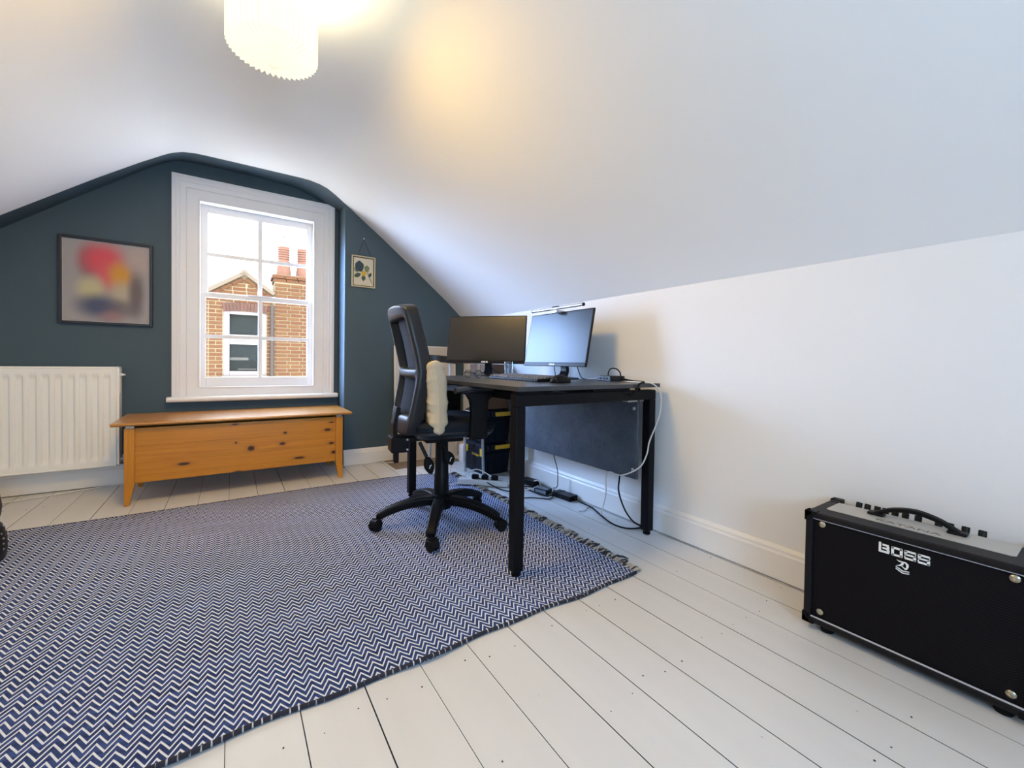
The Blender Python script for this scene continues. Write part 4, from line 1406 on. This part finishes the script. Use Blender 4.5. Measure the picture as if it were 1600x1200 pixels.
# armrests
for sg in (-1, 1):
    y = 0.262 * sg
    dzz = 0.0 if sg < 0 else 0.012
    ox = 0.0 if sg < 0 else 0.05
    arm = MB()
    prof_a = [(0.052, 0.136, 0.472), (0.055, 0.134, 0.52), (0.055, 0.135, 0.60), (0.048, 0.140, 0.645), (0.030, 0.168, 0.672), (0.006, 0.196, 0.682)]
    prof_a = [(a_ + ox, b_ + ox, z_) for a_, b_, z_ in prof_a]
    arm.loft([[(x0, y - 0.016, z), (x1, y - 0.016, z), (x1, y + 0.016, z), (x0, y + 0.016, z)] for x0, x1, z in prof_a])
    ao = arm.build('armrest', M['black_plastic'], chair, local=True, bevel=0.006, smooth=True)
    MB().box((0.062 + ox, sg * 0.16, 0.466), (0.125 + ox, y + sg * 0.006, 0.480)).build('arm_bracket', M['black_plastic'], ao, local=True, bevel=0.003)
    pad = []
    for k in range(9):
        t_ = k / 8
        x = -0.020 + ox + 0.262 * t_
        z = 0.688 + 0.016 * math.sin(PI * t_) + dzz - 0.006 * t_
        w = 0.040 * (math.sin(PI * (0.10 + 0.80 * t_))) ** 0.5
        pad.append([(x, y + w * math.cos(an), z + (0.016 if math.sin(an) > 0 else 0.010) * math.copysign(abs(math.sin(an)) ** 0.7, math.sin(an))) for an in [2 * PI * q / 14 for q in range(14)]])
    MB().loft(pad).build('arm_pad', M['grey_plastic'], ao, local=True, smooth=True)
    MB().box((0.080 + ox, y - 0.018, 0.545), (0.112 + ox, y + 0.018, 0.560)).build('adjust_button', M['rubber'], ao, local=True, bevel=0.002)

# ------------------------------------------------------------------ cushion on the chair
cu = thing('cushion', 'beige cushion leaning against the back of the office chair', 'cushion', (CHX, CHY, 0.70), math.radians(-8))
crease_r = random.Random(11)
creases = [(crease_r.uniform(-1, 1), crease_r.uniform(-1, 1), crease_r.uniform(-0.9, 0.9), crease_r.uniform(0.035, 0.07), crease_r.choice((-1, 1)) * crease_r.uniform(0.002, 0.0045), crease_r.uniform(0.2, 0.5)) for _ in range(34)]
creases += [(-0.95, b0, ang_, 0.045, sg_ * 0.0045, 0.30) for b0, ang_, sg_ in ((0.75, -0.7, -1), (0.45, -0.5, 1), (0.1, -0.6, -1), (-0.25, 0.5, 1), (-0.5, 0.3, -1), (-0.72, 0.6, 1), (-0.85, 0.2, -1))]
def cush(side):
    def fn(u, v):
        a, b = u * 2 - 1, v * 2 - 1
        y = -0.035 + a * 0.215 * (1 - 0.05 * (1 - b * b) * abs(a) ** 3)
        z = -0.022 + b * 0.158 * (1 - 0.07 * (1 - a * a) * abs(b) ** 3)
        z -= 0.020 * max(0, -a) ** 2 * max(0, -b) ** 3
        th = 0.048 * max(0.0, (1 - abs(a) ** 12) * (1 - abs(b) ** 8)) ** 0.45
        wr = 0.0
        for ca_, cb_, an_, w_, h_, ln_ in creases:
            du, dv = a - ca_, b - cb_
            al, ac = du * math.cos(an_) + dv * math.sin(an_), -du * math.sin(an_) + dv * math.cos(an_)
            wr += h_ * math.exp(-(ac / w_) ** 2 - (al / ln_) ** 2)
        wr *= min(1.0, th / 0.03)
        return Vector((-0.094 + side * (th + wr) - 0.010 * b + 0.008 * (1 - b * b), y, z))
    return fn
cb = MB().grid(cush(1), 54, 54)
cb.grid(cush(-1), 54, 54)
bmesh.ops.remove_doubles(cb.bm, verts=cb.bm.verts, dist=0.0015)
cb.build('cover', M['cushion'], cu, local=True, smooth=True, angle=180)
sp = []
for k in range(80):
    a = 2 * PI * k / 79
    q = max(abs(math.cos(a)), abs(math.sin(a)))
    u, v = math.cos(a) / q, math.sin(a) / q
    p = cush(1)((u + 1) / 2, (v + 1) / 2)
    sp.append(p)
MB().tube(sp, 0.0014, 6).build('piping', M['cushion'], cu, local=True, smooth=True)

# ------------------------------------------------------------------ guitar amplifier
AX0, AX1, AY0, AY1, AZ0, AZ1 = 1.521, 1.754, 0.094, 0.565, 0.022, 0.373
amp = thing('guitar_amplifier', 'black guitar amplifier combo with white logo standing by the right wall', 'amplifier', ((AX0 + AX1) / 2, (AY0 + AY1) / 2, 0))
bd_ = MB()
T = 0.020
bd_.box((AX0, AY0, AZ0), (AX1, AY1, AZ0 + T))
bd_.box((AX0, AY0, AZ0 + T), (AX1, AY0 + T, AZ1 - T))
bd_.box((AX0, AY1 - T, AZ0 + T), (AX1, AY1, AZ1 - T))
bd_.box((AX0, AY0 + 0.0, AZ1 - T), (1.700, AY1, AZ1))
bd_.box((1.700, AY0, AZ1 - T), (AX1, AY0 + 0.03, AZ1))
bd_.box((1.700, AY1 - 0.03, AZ1 - T), (AX1, AY1, AZ1))
bd_.box((AX1 - 0.012, AY0 + T, AZ0 + T), (AX1, AY1 - T, AZ1 - 0.05))
bd_.build('cabinet', M['tolex'], amp, bevel=0.007, seg=3)
MB().box((AX0 + 0.010, AY0 + T, AZ0 + T), (AX0 + 0.022, AY1 - T, AZ1 - T)).build('grille_cloth', M['grille'], amp)
for z in (AZ0 + T - 0.001, AZ1 - T + 0.001):
    MB().cyl((AX0 + 0.006, AY0 + T, z), (AX0 + 0.006, AY1 - T, z), 0.0032, 8).build('piping', M['piping'], amp, smooth=True)
for y in (0.5225, 0.1365):
    for z in (0.339, 0.063):
        bo = MB().lathe([(0.0090, 0.0), (0.0092, -0.002), (0.006, -0.0045), (0.0035, -0.005), (0.003, -0.003)], (AX0 + 0.010, y, z), 16, 'X').build('bolt', M['brass'], amp, smooth=True)
# black plastic corners
for y, sy in ((AY0, 1), (AY1, -1)):
    for z, sz in ((AZ0, 1), (AZ1, -1)):
        for x, sx in ((AX0, 1), (AX1, -1)):
            b = MB()
            L1 = 0.030
            e = 0.0025
            b.box((min(x - sx * e, x + sx * L1), min(y - sy * e, y + sy * 0.012), min(z - sz * e, z + sz * L1)), (max(x - sx * e, x + sx * L1), max(y - sy * e, y + sy * 0.012), max(z - sz * e, z + sz * L1)))
            b.box((min(x - sx * e, x + sx * L1), min(y - sy * e, y + sy * L1), min(z - sz * e, z + sz * 0.012)), (max(x - sx * e, x + sx * L1), max(y - sy * e, y + sy * L1), max(z - sz * e, z + sz * 0.012)))
            if sx < 0 or True:
                b.box((min(x - sx * e, x + sx * 0.009), min(y - sy * e, y + sy * 0.019), min(z - sz * e, z + sz * 0.019)), (max(x - sx * e, x + sx * 0.009), max(y - sy * e, y + sy * 0.019), max(z - sz * e, z + sz * 0.019)))
            b.build('corner', M['black_plastic'], amp, bevel=0.003)
for y in (AY0 + 0.055, AY1 - 0.055):
    for x in (AX0 + 0.035, AX1 - 0.035):
        MB().lathe([(0.016, 0.0), (0.018, 0.004), (0.019, AZ0)], (x, y, 0), 16).build('foot', M['rubber'], amp, smooth=True)
# silver top plate, handle, control panel, knobs
MB().prism([(1.588, 0.148), (1.595, 0.141), (1.697, 0.141), (1.697, 0.533), (1.595, 0.533), (1.588, 0.526)], 'Z', AZ1 - 0.001, AZ1 + 0.0015).build('top_plate', M['plate'], amp)
cp = MB().prism([(1.697, AZ1 - 0.001), (1.742, AZ1 - 0.045), (1.742, AZ1 - 0.055), (1.697, AZ1 - 0.055)], 'Y', AY0 + 0.03, AY1 - 0.03).build('control_panel', M['black_frame'], amp)
for y in (0.487, 0.465, 0.420, 0.397, 0.373, 0.344, 0.277, 0.246, 0.214, 0.44, 0.30):
    p0 = Vector((1.716, y, AZ1 - 0.020))
    MB().cyl(p0, p0 + Vector((0.012, 0, 0.030)), 0.0085, 12).build('knob', M['knob'], amp, smooth=True)
hy0, hy1, hx = 0.432, 0.246, 1.662
hp = spline([Vector((hx, hy0 + 0.006, AZ1 + 0.003)), Vector((hx, hy0 - 0.012, AZ1 + 0.012)), Vector((hx, hy0 - 0.045, AZ1 + 0.028)), Vector((hx, (hy0 + hy1) / 2, AZ1 + 0.037)), Vector((hx, hy1 + 0.045, AZ1 + 0.028)), Vector((hx, hy1 + 0.012, AZ1 + 0.012)), Vector((hx, hy1 - 0.006, AZ1 + 0.003))], 5)
n_ = len(hp)
MB().strip(hp, 0.024, [0.006 + 0.006 * math.sin(PI * i / (n_ - 1)) for i in range(n_)], (1, 0, 0)).build('handle', M['rubber'], amp, bevel=0.003, smooth=True)
for y in (hy0 - 0.006, hy1 + 0.006):
    MB().box((hx - 0.016, y - 0.020, AZ1 + 0.001), (hx + 0.016, y + 0.020, AZ1 + 0.010)).build('handle_cap', M['black_plastic'], amp, bevel=0.004)
text('KATANA', 0.026, 0.0003, frame((1.613, 0.345, AZ1 + 0.0018), (0, -1, 0), (1, 0, 0)), 'lettering', M['dark_letter'], amp, 0.0, 1.35)
# logo on the grille: u runs to the right as seen from the room (-y), w up
LG0, LGZ, LW, LH = 0.3850, 0.3085, 0.1050, 0.0245
FX = AX0 + 0.0100
def logo_rects(name, rects, u0, du, w0, dw):
    b = MB()
    for (ua, ub, wa, wb) in rects:
        y0, y1 = LG0 - (u0 + du * ua), LG0 - (u0 + du * ub)
        b.box((FX - 0.0015, min(y0, y1), w0 + dw * wa), (FX, max(y0, y1), w0 + dw * wb))
    return b.build(name, M['white_letter'], amp)
cw, cg = 0.0238, 0.0033
B_ = [(0, 0.22, 0, 1.12), (0.22, 0.34, 0, 0.24), (0.34, 0.97, 0.0, 0.22), (0.34, 0.95, 0.42, 0.60), (0.34, 0.92, 0.80, 1.0), (0.72, 0.97, 0.60, 0.80), (0.74, 1.0, 0.18, 0.44)]
O_ = [(0, 0.24, 0.04, 0.96), (0.76, 1.0, 0.04, 0.96), (0.05, 0.95, 0, 0.22), (0.05, 0.95, 0.78, 1.0)]
S_ = [(0.04, 0.96, 0.80, 1.0), (0, 0.24, 0.50, 0.96), (0.04, 0.96, 0.43, 0.60), (0.76, 1.0, 0.04, 0.55), (0.04, 0.96, 0, 0.20), (0.92, 1.0, 0.68, 0.92), (0.0, 0.10, 0.10, 0.34)]
for i, rr in enumerate((B_, O_, S_, S_)):
    logo_rects('logo_letter', rr, i * (cw + cg), cw, LGZ, LH)
def emblem(name, poly):
    return MB().prism([(LG0 - u, LGZ + w) for u, w in poly], 'X', FX - 0.0015, FX).build(name, M['white_letter'], amp)
# emblem: blade-like character over two chevrons (u, w in metres from the logo's left foot)
emblem('emblem', [(0.0385, -0.0085), (0.0435, -0.0095), (0.0580, -0.0090), (0.0635, -0.0135), (0.0640, -0.0200), (0.0605, -0.0290), (0.0575, -0.0300), (0.0490, -0.0230), (0.0515, -0.0225), (0.0570, -0.0265), (0.0590, -0.0220), (0.0590, -0.0165), (0.0570, -0.0125), (0.0450, -0.0125)])
emblem('emblem', [(0.0500, -0.0125), (0.0540, -0.0135), (0.0530, -0.0185), (0.0490, -0.0225), (0.0450, -0.0245), (0.0385, -0.0245), (0.0440, -0.0215), (0.0475, -0.0175)])
for dz in (0.0, -0.0055):
    emblem('emblem', [(0.0375, -0.0265 + dz), (0.0520, -0.0340 + dz), (0.0655, -0.0320 + dz), (0.0655, -0.0340 + dz), (0.0520, -0.0368 + dz), (0.0375, -0.0290 + dz)])

# ------------------------------------------------------------------ toolboxes, cardboard box, board, stool behind the desk
def toolbox(label, z0, z1, lat):
    t = thing('toolbox', label, 'toolbox', (1.637, 2.755, z0), group='stacked toolboxes')
    x0, x1, y0, y1 = 1.522, 1.750, 2.605, 2.905
    h = z1 - z0
    zl = z0 + h * 0.70
    b = MB()
    b.loft([[(x0 + .010, y0 + .010, z0), (x1 - .010, y0 + .010, z0), (x1 - .010, y1 - .010, z0), (x0 + .010, y1 - .010, z0)], [(x0, y0, zl - 0.004), (x1, y0, zl - 0.004), (x1, y1, zl - 0.004), (x0, y1, zl - 0.004)]])
    b.build('body', M['toolbox'], t, bevel=0.006)
    MB().loft([[(x0 - .004, y0 - .004, zl), (x1 + .004, y0 - .004, zl), (x1 + .004, y1 + .004, zl), (x0 - .004, y1 + .004, zl)], [(x0 + .0, y0 + .0, z1 - .022), (x1 - .0, y0 + .0, z1 - .022), (x1, y1, z1 - .022), (x0, y1, z1 - .022)], [(x0 + .03, y0 + .03, z1 - 0.001), (x1 - .03, y0 + .03, z1 - 0.001), (x1 - .03, y1 - .03, z1 - 0.001), (x0 + .03, y1 - .03, z1 - 0.001)]]).build('lid', M['toolbox'], t, bevel=0.006)
    for i in range(5):
        yy = y0 + 0.03 + i * 0.055
        MB().box((x0 - 0.003, yy, zl + 0.010), (x0 + 0.006, yy + 0.020, zl + 0.040)).build('rib', M['toolbox'], t, bevel=0.003)
    for yy in (y0 - 0.002, y1 - 0.074):
        MB().prism([(yy, zl + 0.030), (yy + 0.040, zl + 0.030), (yy + 0.036, zl - 0.018), (yy + 0.030, zl - 0.026), (yy + 0.010, zl - 0.026), (yy + 0.004, zl - 0.018)], 'X', x0 - 0.014, x0 - 0.003).build('latch', M['yellow'], t, bevel=0.003)
    MB().box((1.612, y0 - 0.020, zl + 0.022), (1.748, y0 - 0.002, zl + 0.052)).build('handle', M['yellow'], t, bevel=0.005)
    for xx in (1.545, 1.585):
        MB().box((xx, y0 - 0.008, zl + 0.020), (xx + 0.020, y0, zl + 0.055)).build('hinge', M['grey_plastic'], t, bevel=0.003)
    for xx in (1.560, 1.620, 1.700):
        MB().box((xx, y0 + 0.002, z0 + 0.02), (xx + 0.012, y0 + 0.012, zl - 0.01)).build('side_rib', M['toolbox'], t)
    if lat:
        text('STANLEY', 0.021, 0.0008, frame((x0 - 0.0005, 2.722, z0 + 0.136), (0, -1, 0), (0, 0, 1)), 'lettering', M['gold_letter'], t, 0.0004, 1.35)
    return t
toolbox('lower black and yellow toolbox with lettering, standing on the floor under the desk', 0.0, 0.236, True)
toolbox('upper black and yellow toolbox stacked on another toolbox', 0.236, 0.484, False)
cbx = thing('cardboard_box', 'brown cardboard box on top of the stacked toolboxes', 'box', (1.64, 2.77, 0.484))
MB().box((1.560, 2.620, 0.4845), (1.742, 2.90, 0.815)).build('carton', M['card'], cbx, bevel=0.002)
MB().box((1.5585, 2.74, 0.60), (1.5605, 2.78, 0.815)).build('tape', mat('packing_tape', (0.22, 0.13, 0.06, 1), 0.3), cbx)

brd = thing('leaning_board', 'cream rectangular board leaning against the back wall behind the chair', 'board', (1.39, 3.39, 0.0))
MB().loft([[(1.118, 3.335, 0.006), (1.665, 3.335, 0.006), (1.665, 3.352, 0.006), (1.118, 3.352, 0.006)], [(1.118, 3.392, 0.956), (1.665, 3.392, 0.956), (1.665, 3.409, 0.956), (1.118, 3.409, 0.956)]]).build('panel', M['board'], brd, bevel=0.002)
for x in (1.118, 1.665):
    MB().loft([[(x - .004, 3.333, 0.006), (x + .004, 3.333, 0.006), (x + .004, 3.353, 0.006), (x - .004, 3.353, 0.006)], [(x - .004, 3.390, 0.960), (x + .004, 3.390, 0.960), (x + .004, 3.410, 0.960), (x - .004, 3.410, 0.960)]]).build('edge_strip', M['board_edge'], brd)
MB().box((1.114, 3.390, 0.953), (1.669, 3.410, 0.961)).build('edge_strip', M['board_edge'], brd)

st = thing('side_chair', 'small chair with grey tube legs and curved grey back rail behind office chair', 'chair', (1.33, 2.70, 0))
for p in ((1.182, 2.800), (1.470, 2.790), (1.505, 2.575), (1.20, 2.585)):
    lx = 1.34 + (p[0] - 1.34) * 0.93
    ly = 2.69 + (p[1] - 2.69) * 0.93
    MB().tube([(p[0], p[1], 0.0095 if p[0] < 1.3 else 0.0), (lx, ly, 0.448)], 0.0095, 12).build('leg', M['steel'], st, smooth=True)
MB().loft([[(x, y, 0.446) for x, y in ((1.17, 2.57), (1.50, 2.57), (1.49, 2.81), (1.17, 2.83))], [(x, y, 0.462) for x, y in ((1.17, 2.57), (1.50, 2.57), (1.49, 2.81), (1.17, 2.83))]]).build('seat', M['white_plastic'], st, bevel=0.006)
pts = spline([Vector((1.155, 2.86, 0.850)), Vector((1.24, 2.845, 0.852)), Vector((1.315, 2.80, 0.846)), Vector((1.375, 2.73, 0.836))], 6)
MB().strip(pts, 0.050, 0.014, (0, 0, 1)).build('back_rail', M['grey_plastic'], st, bevel=0.004, smooth=True)
for p, q in (((1.180, 2.835, 0.45), (1.170, 2.868, 0.85)), ((1.345, 2.800, 0.45), (1.335, 2.798, 0.842))):
    MB().tube([p, q], 0.008, 10).build('back_post', M['steel'], st, smooth=True)

wb_ = thing('white_pipe_box', 'small white boxed cover on the floor in the far right corner', 'box', (1.62, 3.08, 0))
MB().box((1.583, 3.045, 0.0), (1.660, 3.120, 0.140)).build('cover', M['white_gloss'], wb_, bevel=0.003)
MB().box((1.588, 3.050, 0.140), (1.655, 3.115, 0.146)).build('lid', M['white_gloss'], wb_, bevel=0.002)

# round studded black object at the left edge of the picture
ot = thing('studded_ottoman', 'round black leather ottoman with metal studs at the left edge of the rug', 'ottoman', (-0.972, 2.50, 0.009))
OC = (-0.972, 2.50, 0)
MB().lathe([(0.205, 0.009), (0.217, 0.012), (0.222, 0.05), (0.220, 0.10), (0.209, 0.135), (0.199, 0.152)], OC, 48).build('base', M['leather'], ot, smooth=True)
MB().lathe([(0.196, 0.152), (0.204, 0.185), (0.207, 0.22), (0.200, 0.27), (0.188, 0.31), (0.165, 0.335), (0.10, 0.345)], OC, 48).build('cushion_top', M['leather'], ot, smooth=True)
for i in range(24):
    for zz_ in (0.057, 0.078, 0.099, 0.118, 0.136):
        if i % 1 == 0:
            a = 2 * PI * i / 24 - 0.30
            rr = 0.221 if zz_ < 0.11 else (0.2155 if zz_ < 0.125 else 0.2085)
            if -1.9 < ((a + PI) % (2 * PI)) - PI < 0.6:
                p = Vector((OC[0] + rr * math.cos(a), OC[1] + rr * math.sin(a), zz_))
                MB().lathe([(0.0042, -0.001), (0.0042, 0.001), (0.002, 0.0025)], (0, 0, 0), 8, 'X').xf(Matrix.Translation(p) @ Matrix.Rotation(a, 4, 'Z')).build('stud', M['chrome'], ot, smooth=True)

# ------------------------------------------------------------------ power strip, adapters, cables
ps = thing('power_strip', 'white power strip with black plugs on the floor beside the rug', 'power strip', (1.40, 2.40, 0.0), math.radians(-34.5))
ps.rotation_euler.y = 0.050
ps.location.z = 0.0085
MB().box((-0.165, -0.028, 0.0005), (0.165, 0.028, 0.038)).build('body', M['white_plastic'], ps, local=True, bevel=0.006)
for x in (-0.055, 0.010, 0.075):
    MB().box((x - 0.024, -0.020, 0.038), (x + 0.024, 0.020, 0.066)).build('plug', M['black_plastic'], ps, local=True, bevel=0.008)
ad = thing('power_adapter', 'black adapter with a white cable end by the skirting under the desk', 'adapter', (1.690, 2.26, 0), math.radians(-78))
MB().box((-0.060, -0.028, 0.0005), (0.060, 0.028, 0.040)).build('case', M['black_plastic'], ad, local=True, bevel=0.004)
MB().tube([(0.055, -0.022, 0.040), (0.068, -0.010, 0.045), (0.072, 0.010, 0.036), (0.068, 0.022, 0.006)], 0.0045, 8, smooth_path=4).build('white_lead', M['cord_white'], ad, local=True, smooth=True)
mt = thing('labelled_adapter', 'black power adapter with a grey rating label among the cables', 'adapter', (1.655, 2.075, 0), math.radians(-72))
MB().box((-0.050, -0.030, 0.0005), (0.050, 0.030, 0.030)).build('case', M['black_plastic'], mt, local=True, bevel=0.004)
MB().box((-0.040, -0.0306, 0.006), (0.040, -0.0298, 0.025)).box((-0.040, -0.022, 0.0298), (0.040, 0.022, 0.0306)).build('rating_label', mat('grey_sticker', (0.16, 0.18, 0.22, 1), 0.5, var=0.5, vscale=140), mt, local=True)
bk = thing('laptop_power_brick', 'long black laptop power brick on the floor below the desk panel', 'adapter', (1.706, 1.925, 0), math.radians(-84))
MB().box((-0.075, -0.035, 0.0005), (0.075, 0.035, 0.031)).build('case', M['black_plastic'], bk, local=True, bevel=0.003)
MB().box((0.075, -0.010, 0.006), (0.092, 0.010, 0.024)).build('cable_boot', M['rubber'], bk, local=True, bevel=0.003)
MB().box((-0.040, -0.036, 0.001), (-0.030, 0.036, 0.0325)).build('strap', M['rubber'], bk, local=True, bevel=0.001)


def cable(label, pts, r, m, name='cable', k=8, ends=None):
    o = MB().tube([Vector(p) for p in pts], r, 8, smooth_path=k).build(name, m, smooth=True, angle=180)
    tag(o, label, 'cable', 'cables around the desk and skirting')
    return o


RB = M['rubber']
cable('black cable from the power brick along the skirting to the far desk leg', [(1.716, 1.835, 0.014), (1.722, 1.78, 0.006), (1.716, 1.70, 0.005), (1.672, 1.59, 0.0055), (1.634, 1.475, 0.005), (1.645, 1.40, 0.005), (1.690, 1.365, 0.005), (1.728, 1.363, 0.005), (1.738, 1.39, 0.006)], 0.0042, RB)
cable('black cable drooping from under the desk panel to the far desk leg', [(1.700, 1.487, 0.40), (1.700, 1.487, 0.245), (1.700, 1.492, 0.16), (1.700, 1.452, 0.078), (1.700, 1.405, 0.036), (1.705, 1.372, 0.022), (1.727, 1.35, 0.012)], 0.0042, RB)
cable('thin black cable hanging from the desk panel down to the power brick', [(1.700, 2.03, 0.40), (1.700, 2.028, 0.255), (1.700, 1.99, 0.16), (1.700, 1.985, 0.08), (1.700, 1.995, 0.048), (1.70, 2.03, 0.036)], 0.0026, RB)
cable('white cable looping over the desk edge and down past the far leg', [(1.640, 1.40, 0.744), (1.632, 1.30, 0.744), (1.650, 1.258, 0.741), (1.695, 1.245, 0.700), (1.708, 1.250, 0.615), (1.680, 1.256, 0.535), (1.640, 1.258, 0.465), (1.622, 1.258, 0.405), (1.575, 1.262, 0.350), (1.545, 1.34, 0.30), (1.62, 1.50, 0.265), (1.66, 1.545, 0.13), (1.668, 1.585, 0.012)], 0.0034, M['cord_white'])
cable('thin grey wire with a bare end lying on the floor near the skirting', [(1.612, 1.700, 0.003), (1.65, 1.690, 0.003), (1.70, 1.715, 0.003), (1.735, 1.712, 0.003)], 0.0016, M['chain'], 'wire')
cable('black cables running from the power strip past the near desk leg', [(1.345, 2.44, 0.072), (1.39, 2.40, 0.045), (1.45, 2.27, 0.006), (1.50, 2.17, 0.006), (1.53, 2.20, 0.006), (1.58, 2.28, 0.006), (1.66, 2.19, 0.006), (1.655, 2.13, 0.008)], 0.0036, RB)
cable('black cable lying in a bend on the floor in front of the labelled adapter', [(1.44, 2.06, 0.0042), (1.52, 2.03, 0.0042), (1.57, 1.985, 0.0042), (1.60, 1.95, 0.0042), (1.64, 1.965, 0.0042), (1.665, 1.99, 0.008), (1.690, 2.005, 0.034)], 0.0034, RB)
cable('black cable curling round the labelled adapter', [(1.605, 2.20, 0.006), (1.605, 2.08, 0.006), (1.612, 2.02, 0.006), (1.635, 1.985, 0.008), (1.690, 2.00, 0.012)], 0.0040, RB)
cable('white flex from the power strip towards the adapters', [(1.305, 2.52, 0.045), (1.40, 2.50, 0.09), (1.47, 2.40, 0.055), (1.55, 2.25, 0.010), (1.60, 2.16, 0.008), (1.652, 2.12, 0.034)], 0.0036, M['cord_white'])
cable('white flex curling off the near end of the power strip over the rug', [(1.262, 2.49, 0.020), (1.20, 2.48, 0.022), (1.18, 2.53, 0.0145), (1.23, 2.62, 0.0145), (1.27, 2.70, 0.014)], 0.0036, M['cord_white'])
cable('white cable running along the back skirting behind the bench', [(-1.40, 3.50, 0.005), (-1.10, 3.49, 0.005), (-0.95, 3.52, 0.005), (-0.80, 3.575, 0.005), (-0.60, 3.62, 0.005), (0.0, 3.625, 0.005), (0.55, 3.62, 0.005), (0.68, 3.55, 0.005), (0.74, 3.385, 0.005), (0.95, 3.385, 0.006), (1.10, 3.32, 0.0065), (1.60, 3.31, 0.0065), (1.72, 3.25, 0.005)], 0.0040, M['cord_white'])
cable('thick black cable looping up from the connector box on the desk', [(1.735, 1.600, 0.752), (1.720, 1.600, 0.775), (1.705, 1.570, 0.803), (1.705, 1.535, 0.806), (1.708, 1.508, 0.790), (1.710, 1.500, 0.765), (1.712, 1.490, 0.748)], 0.0034, RB)
cable('black cable from the connector box drooping over the front edge of the desk', [(1.735, 1.515, 0.752), (1.725, 1.44, 0.744), (1.70, 1.36, 0.744), (1.645, 1.30, 0.745), (1.600, 1.27, 0.746), (1.556, 1.256, 0.738), (1.540, 1.256, 0.715), (1.525, 1.262, 0.694), (1.505, 1.274, 0.690)], 0.0050, RB)
cable('short grey cable plugged into the left of the connector box', [(1.655, 1.62, 0.752), (1.655, 1.66, 0.748), (1.66, 1.69, 0.744), (1.68, 1.73, 0.744)], 0.0026, M['steel'])
cable('thin black cable hanging behind the right monitor', [(1.640, 1.79, 0.90), (1.650, 1.775, 0.82), (1.660, 1.755, 0.76), (1.665, 1.735, 0.744), (1.69, 1.73, 0.743)], 0.0026, RB)
cable('thin black cable hanging under the left side of the right monitor', [(1.625, 1.95, 0.88), (1.628, 1.95, 0.80), (1.622, 1.935, 0.752), (1.60, 1.95, 0.744)], 0.0024, RB)
cable('thin black cable curving behind the left monitor foot', [(1.45, 2.42, 0.86), (1.455, 2.39, 0.79), (1.49, 2.33, 0.755), (1.56, 2.27, 0.7445), (1.60, 2.22, 0.7435)], 0.0026, RB)
cable('thin grey cable dropping from the left side of the desk to the rug', [(1.24, 2.478, 0.66), (1.245, 2.49, 0.45), (1.235, 2.50, 0.30), (1.225, 2.52, 0.15), (1.232, 2.56, 0.016), (1.245, 2.60, 0.014)], 0.0022, M['steel'])
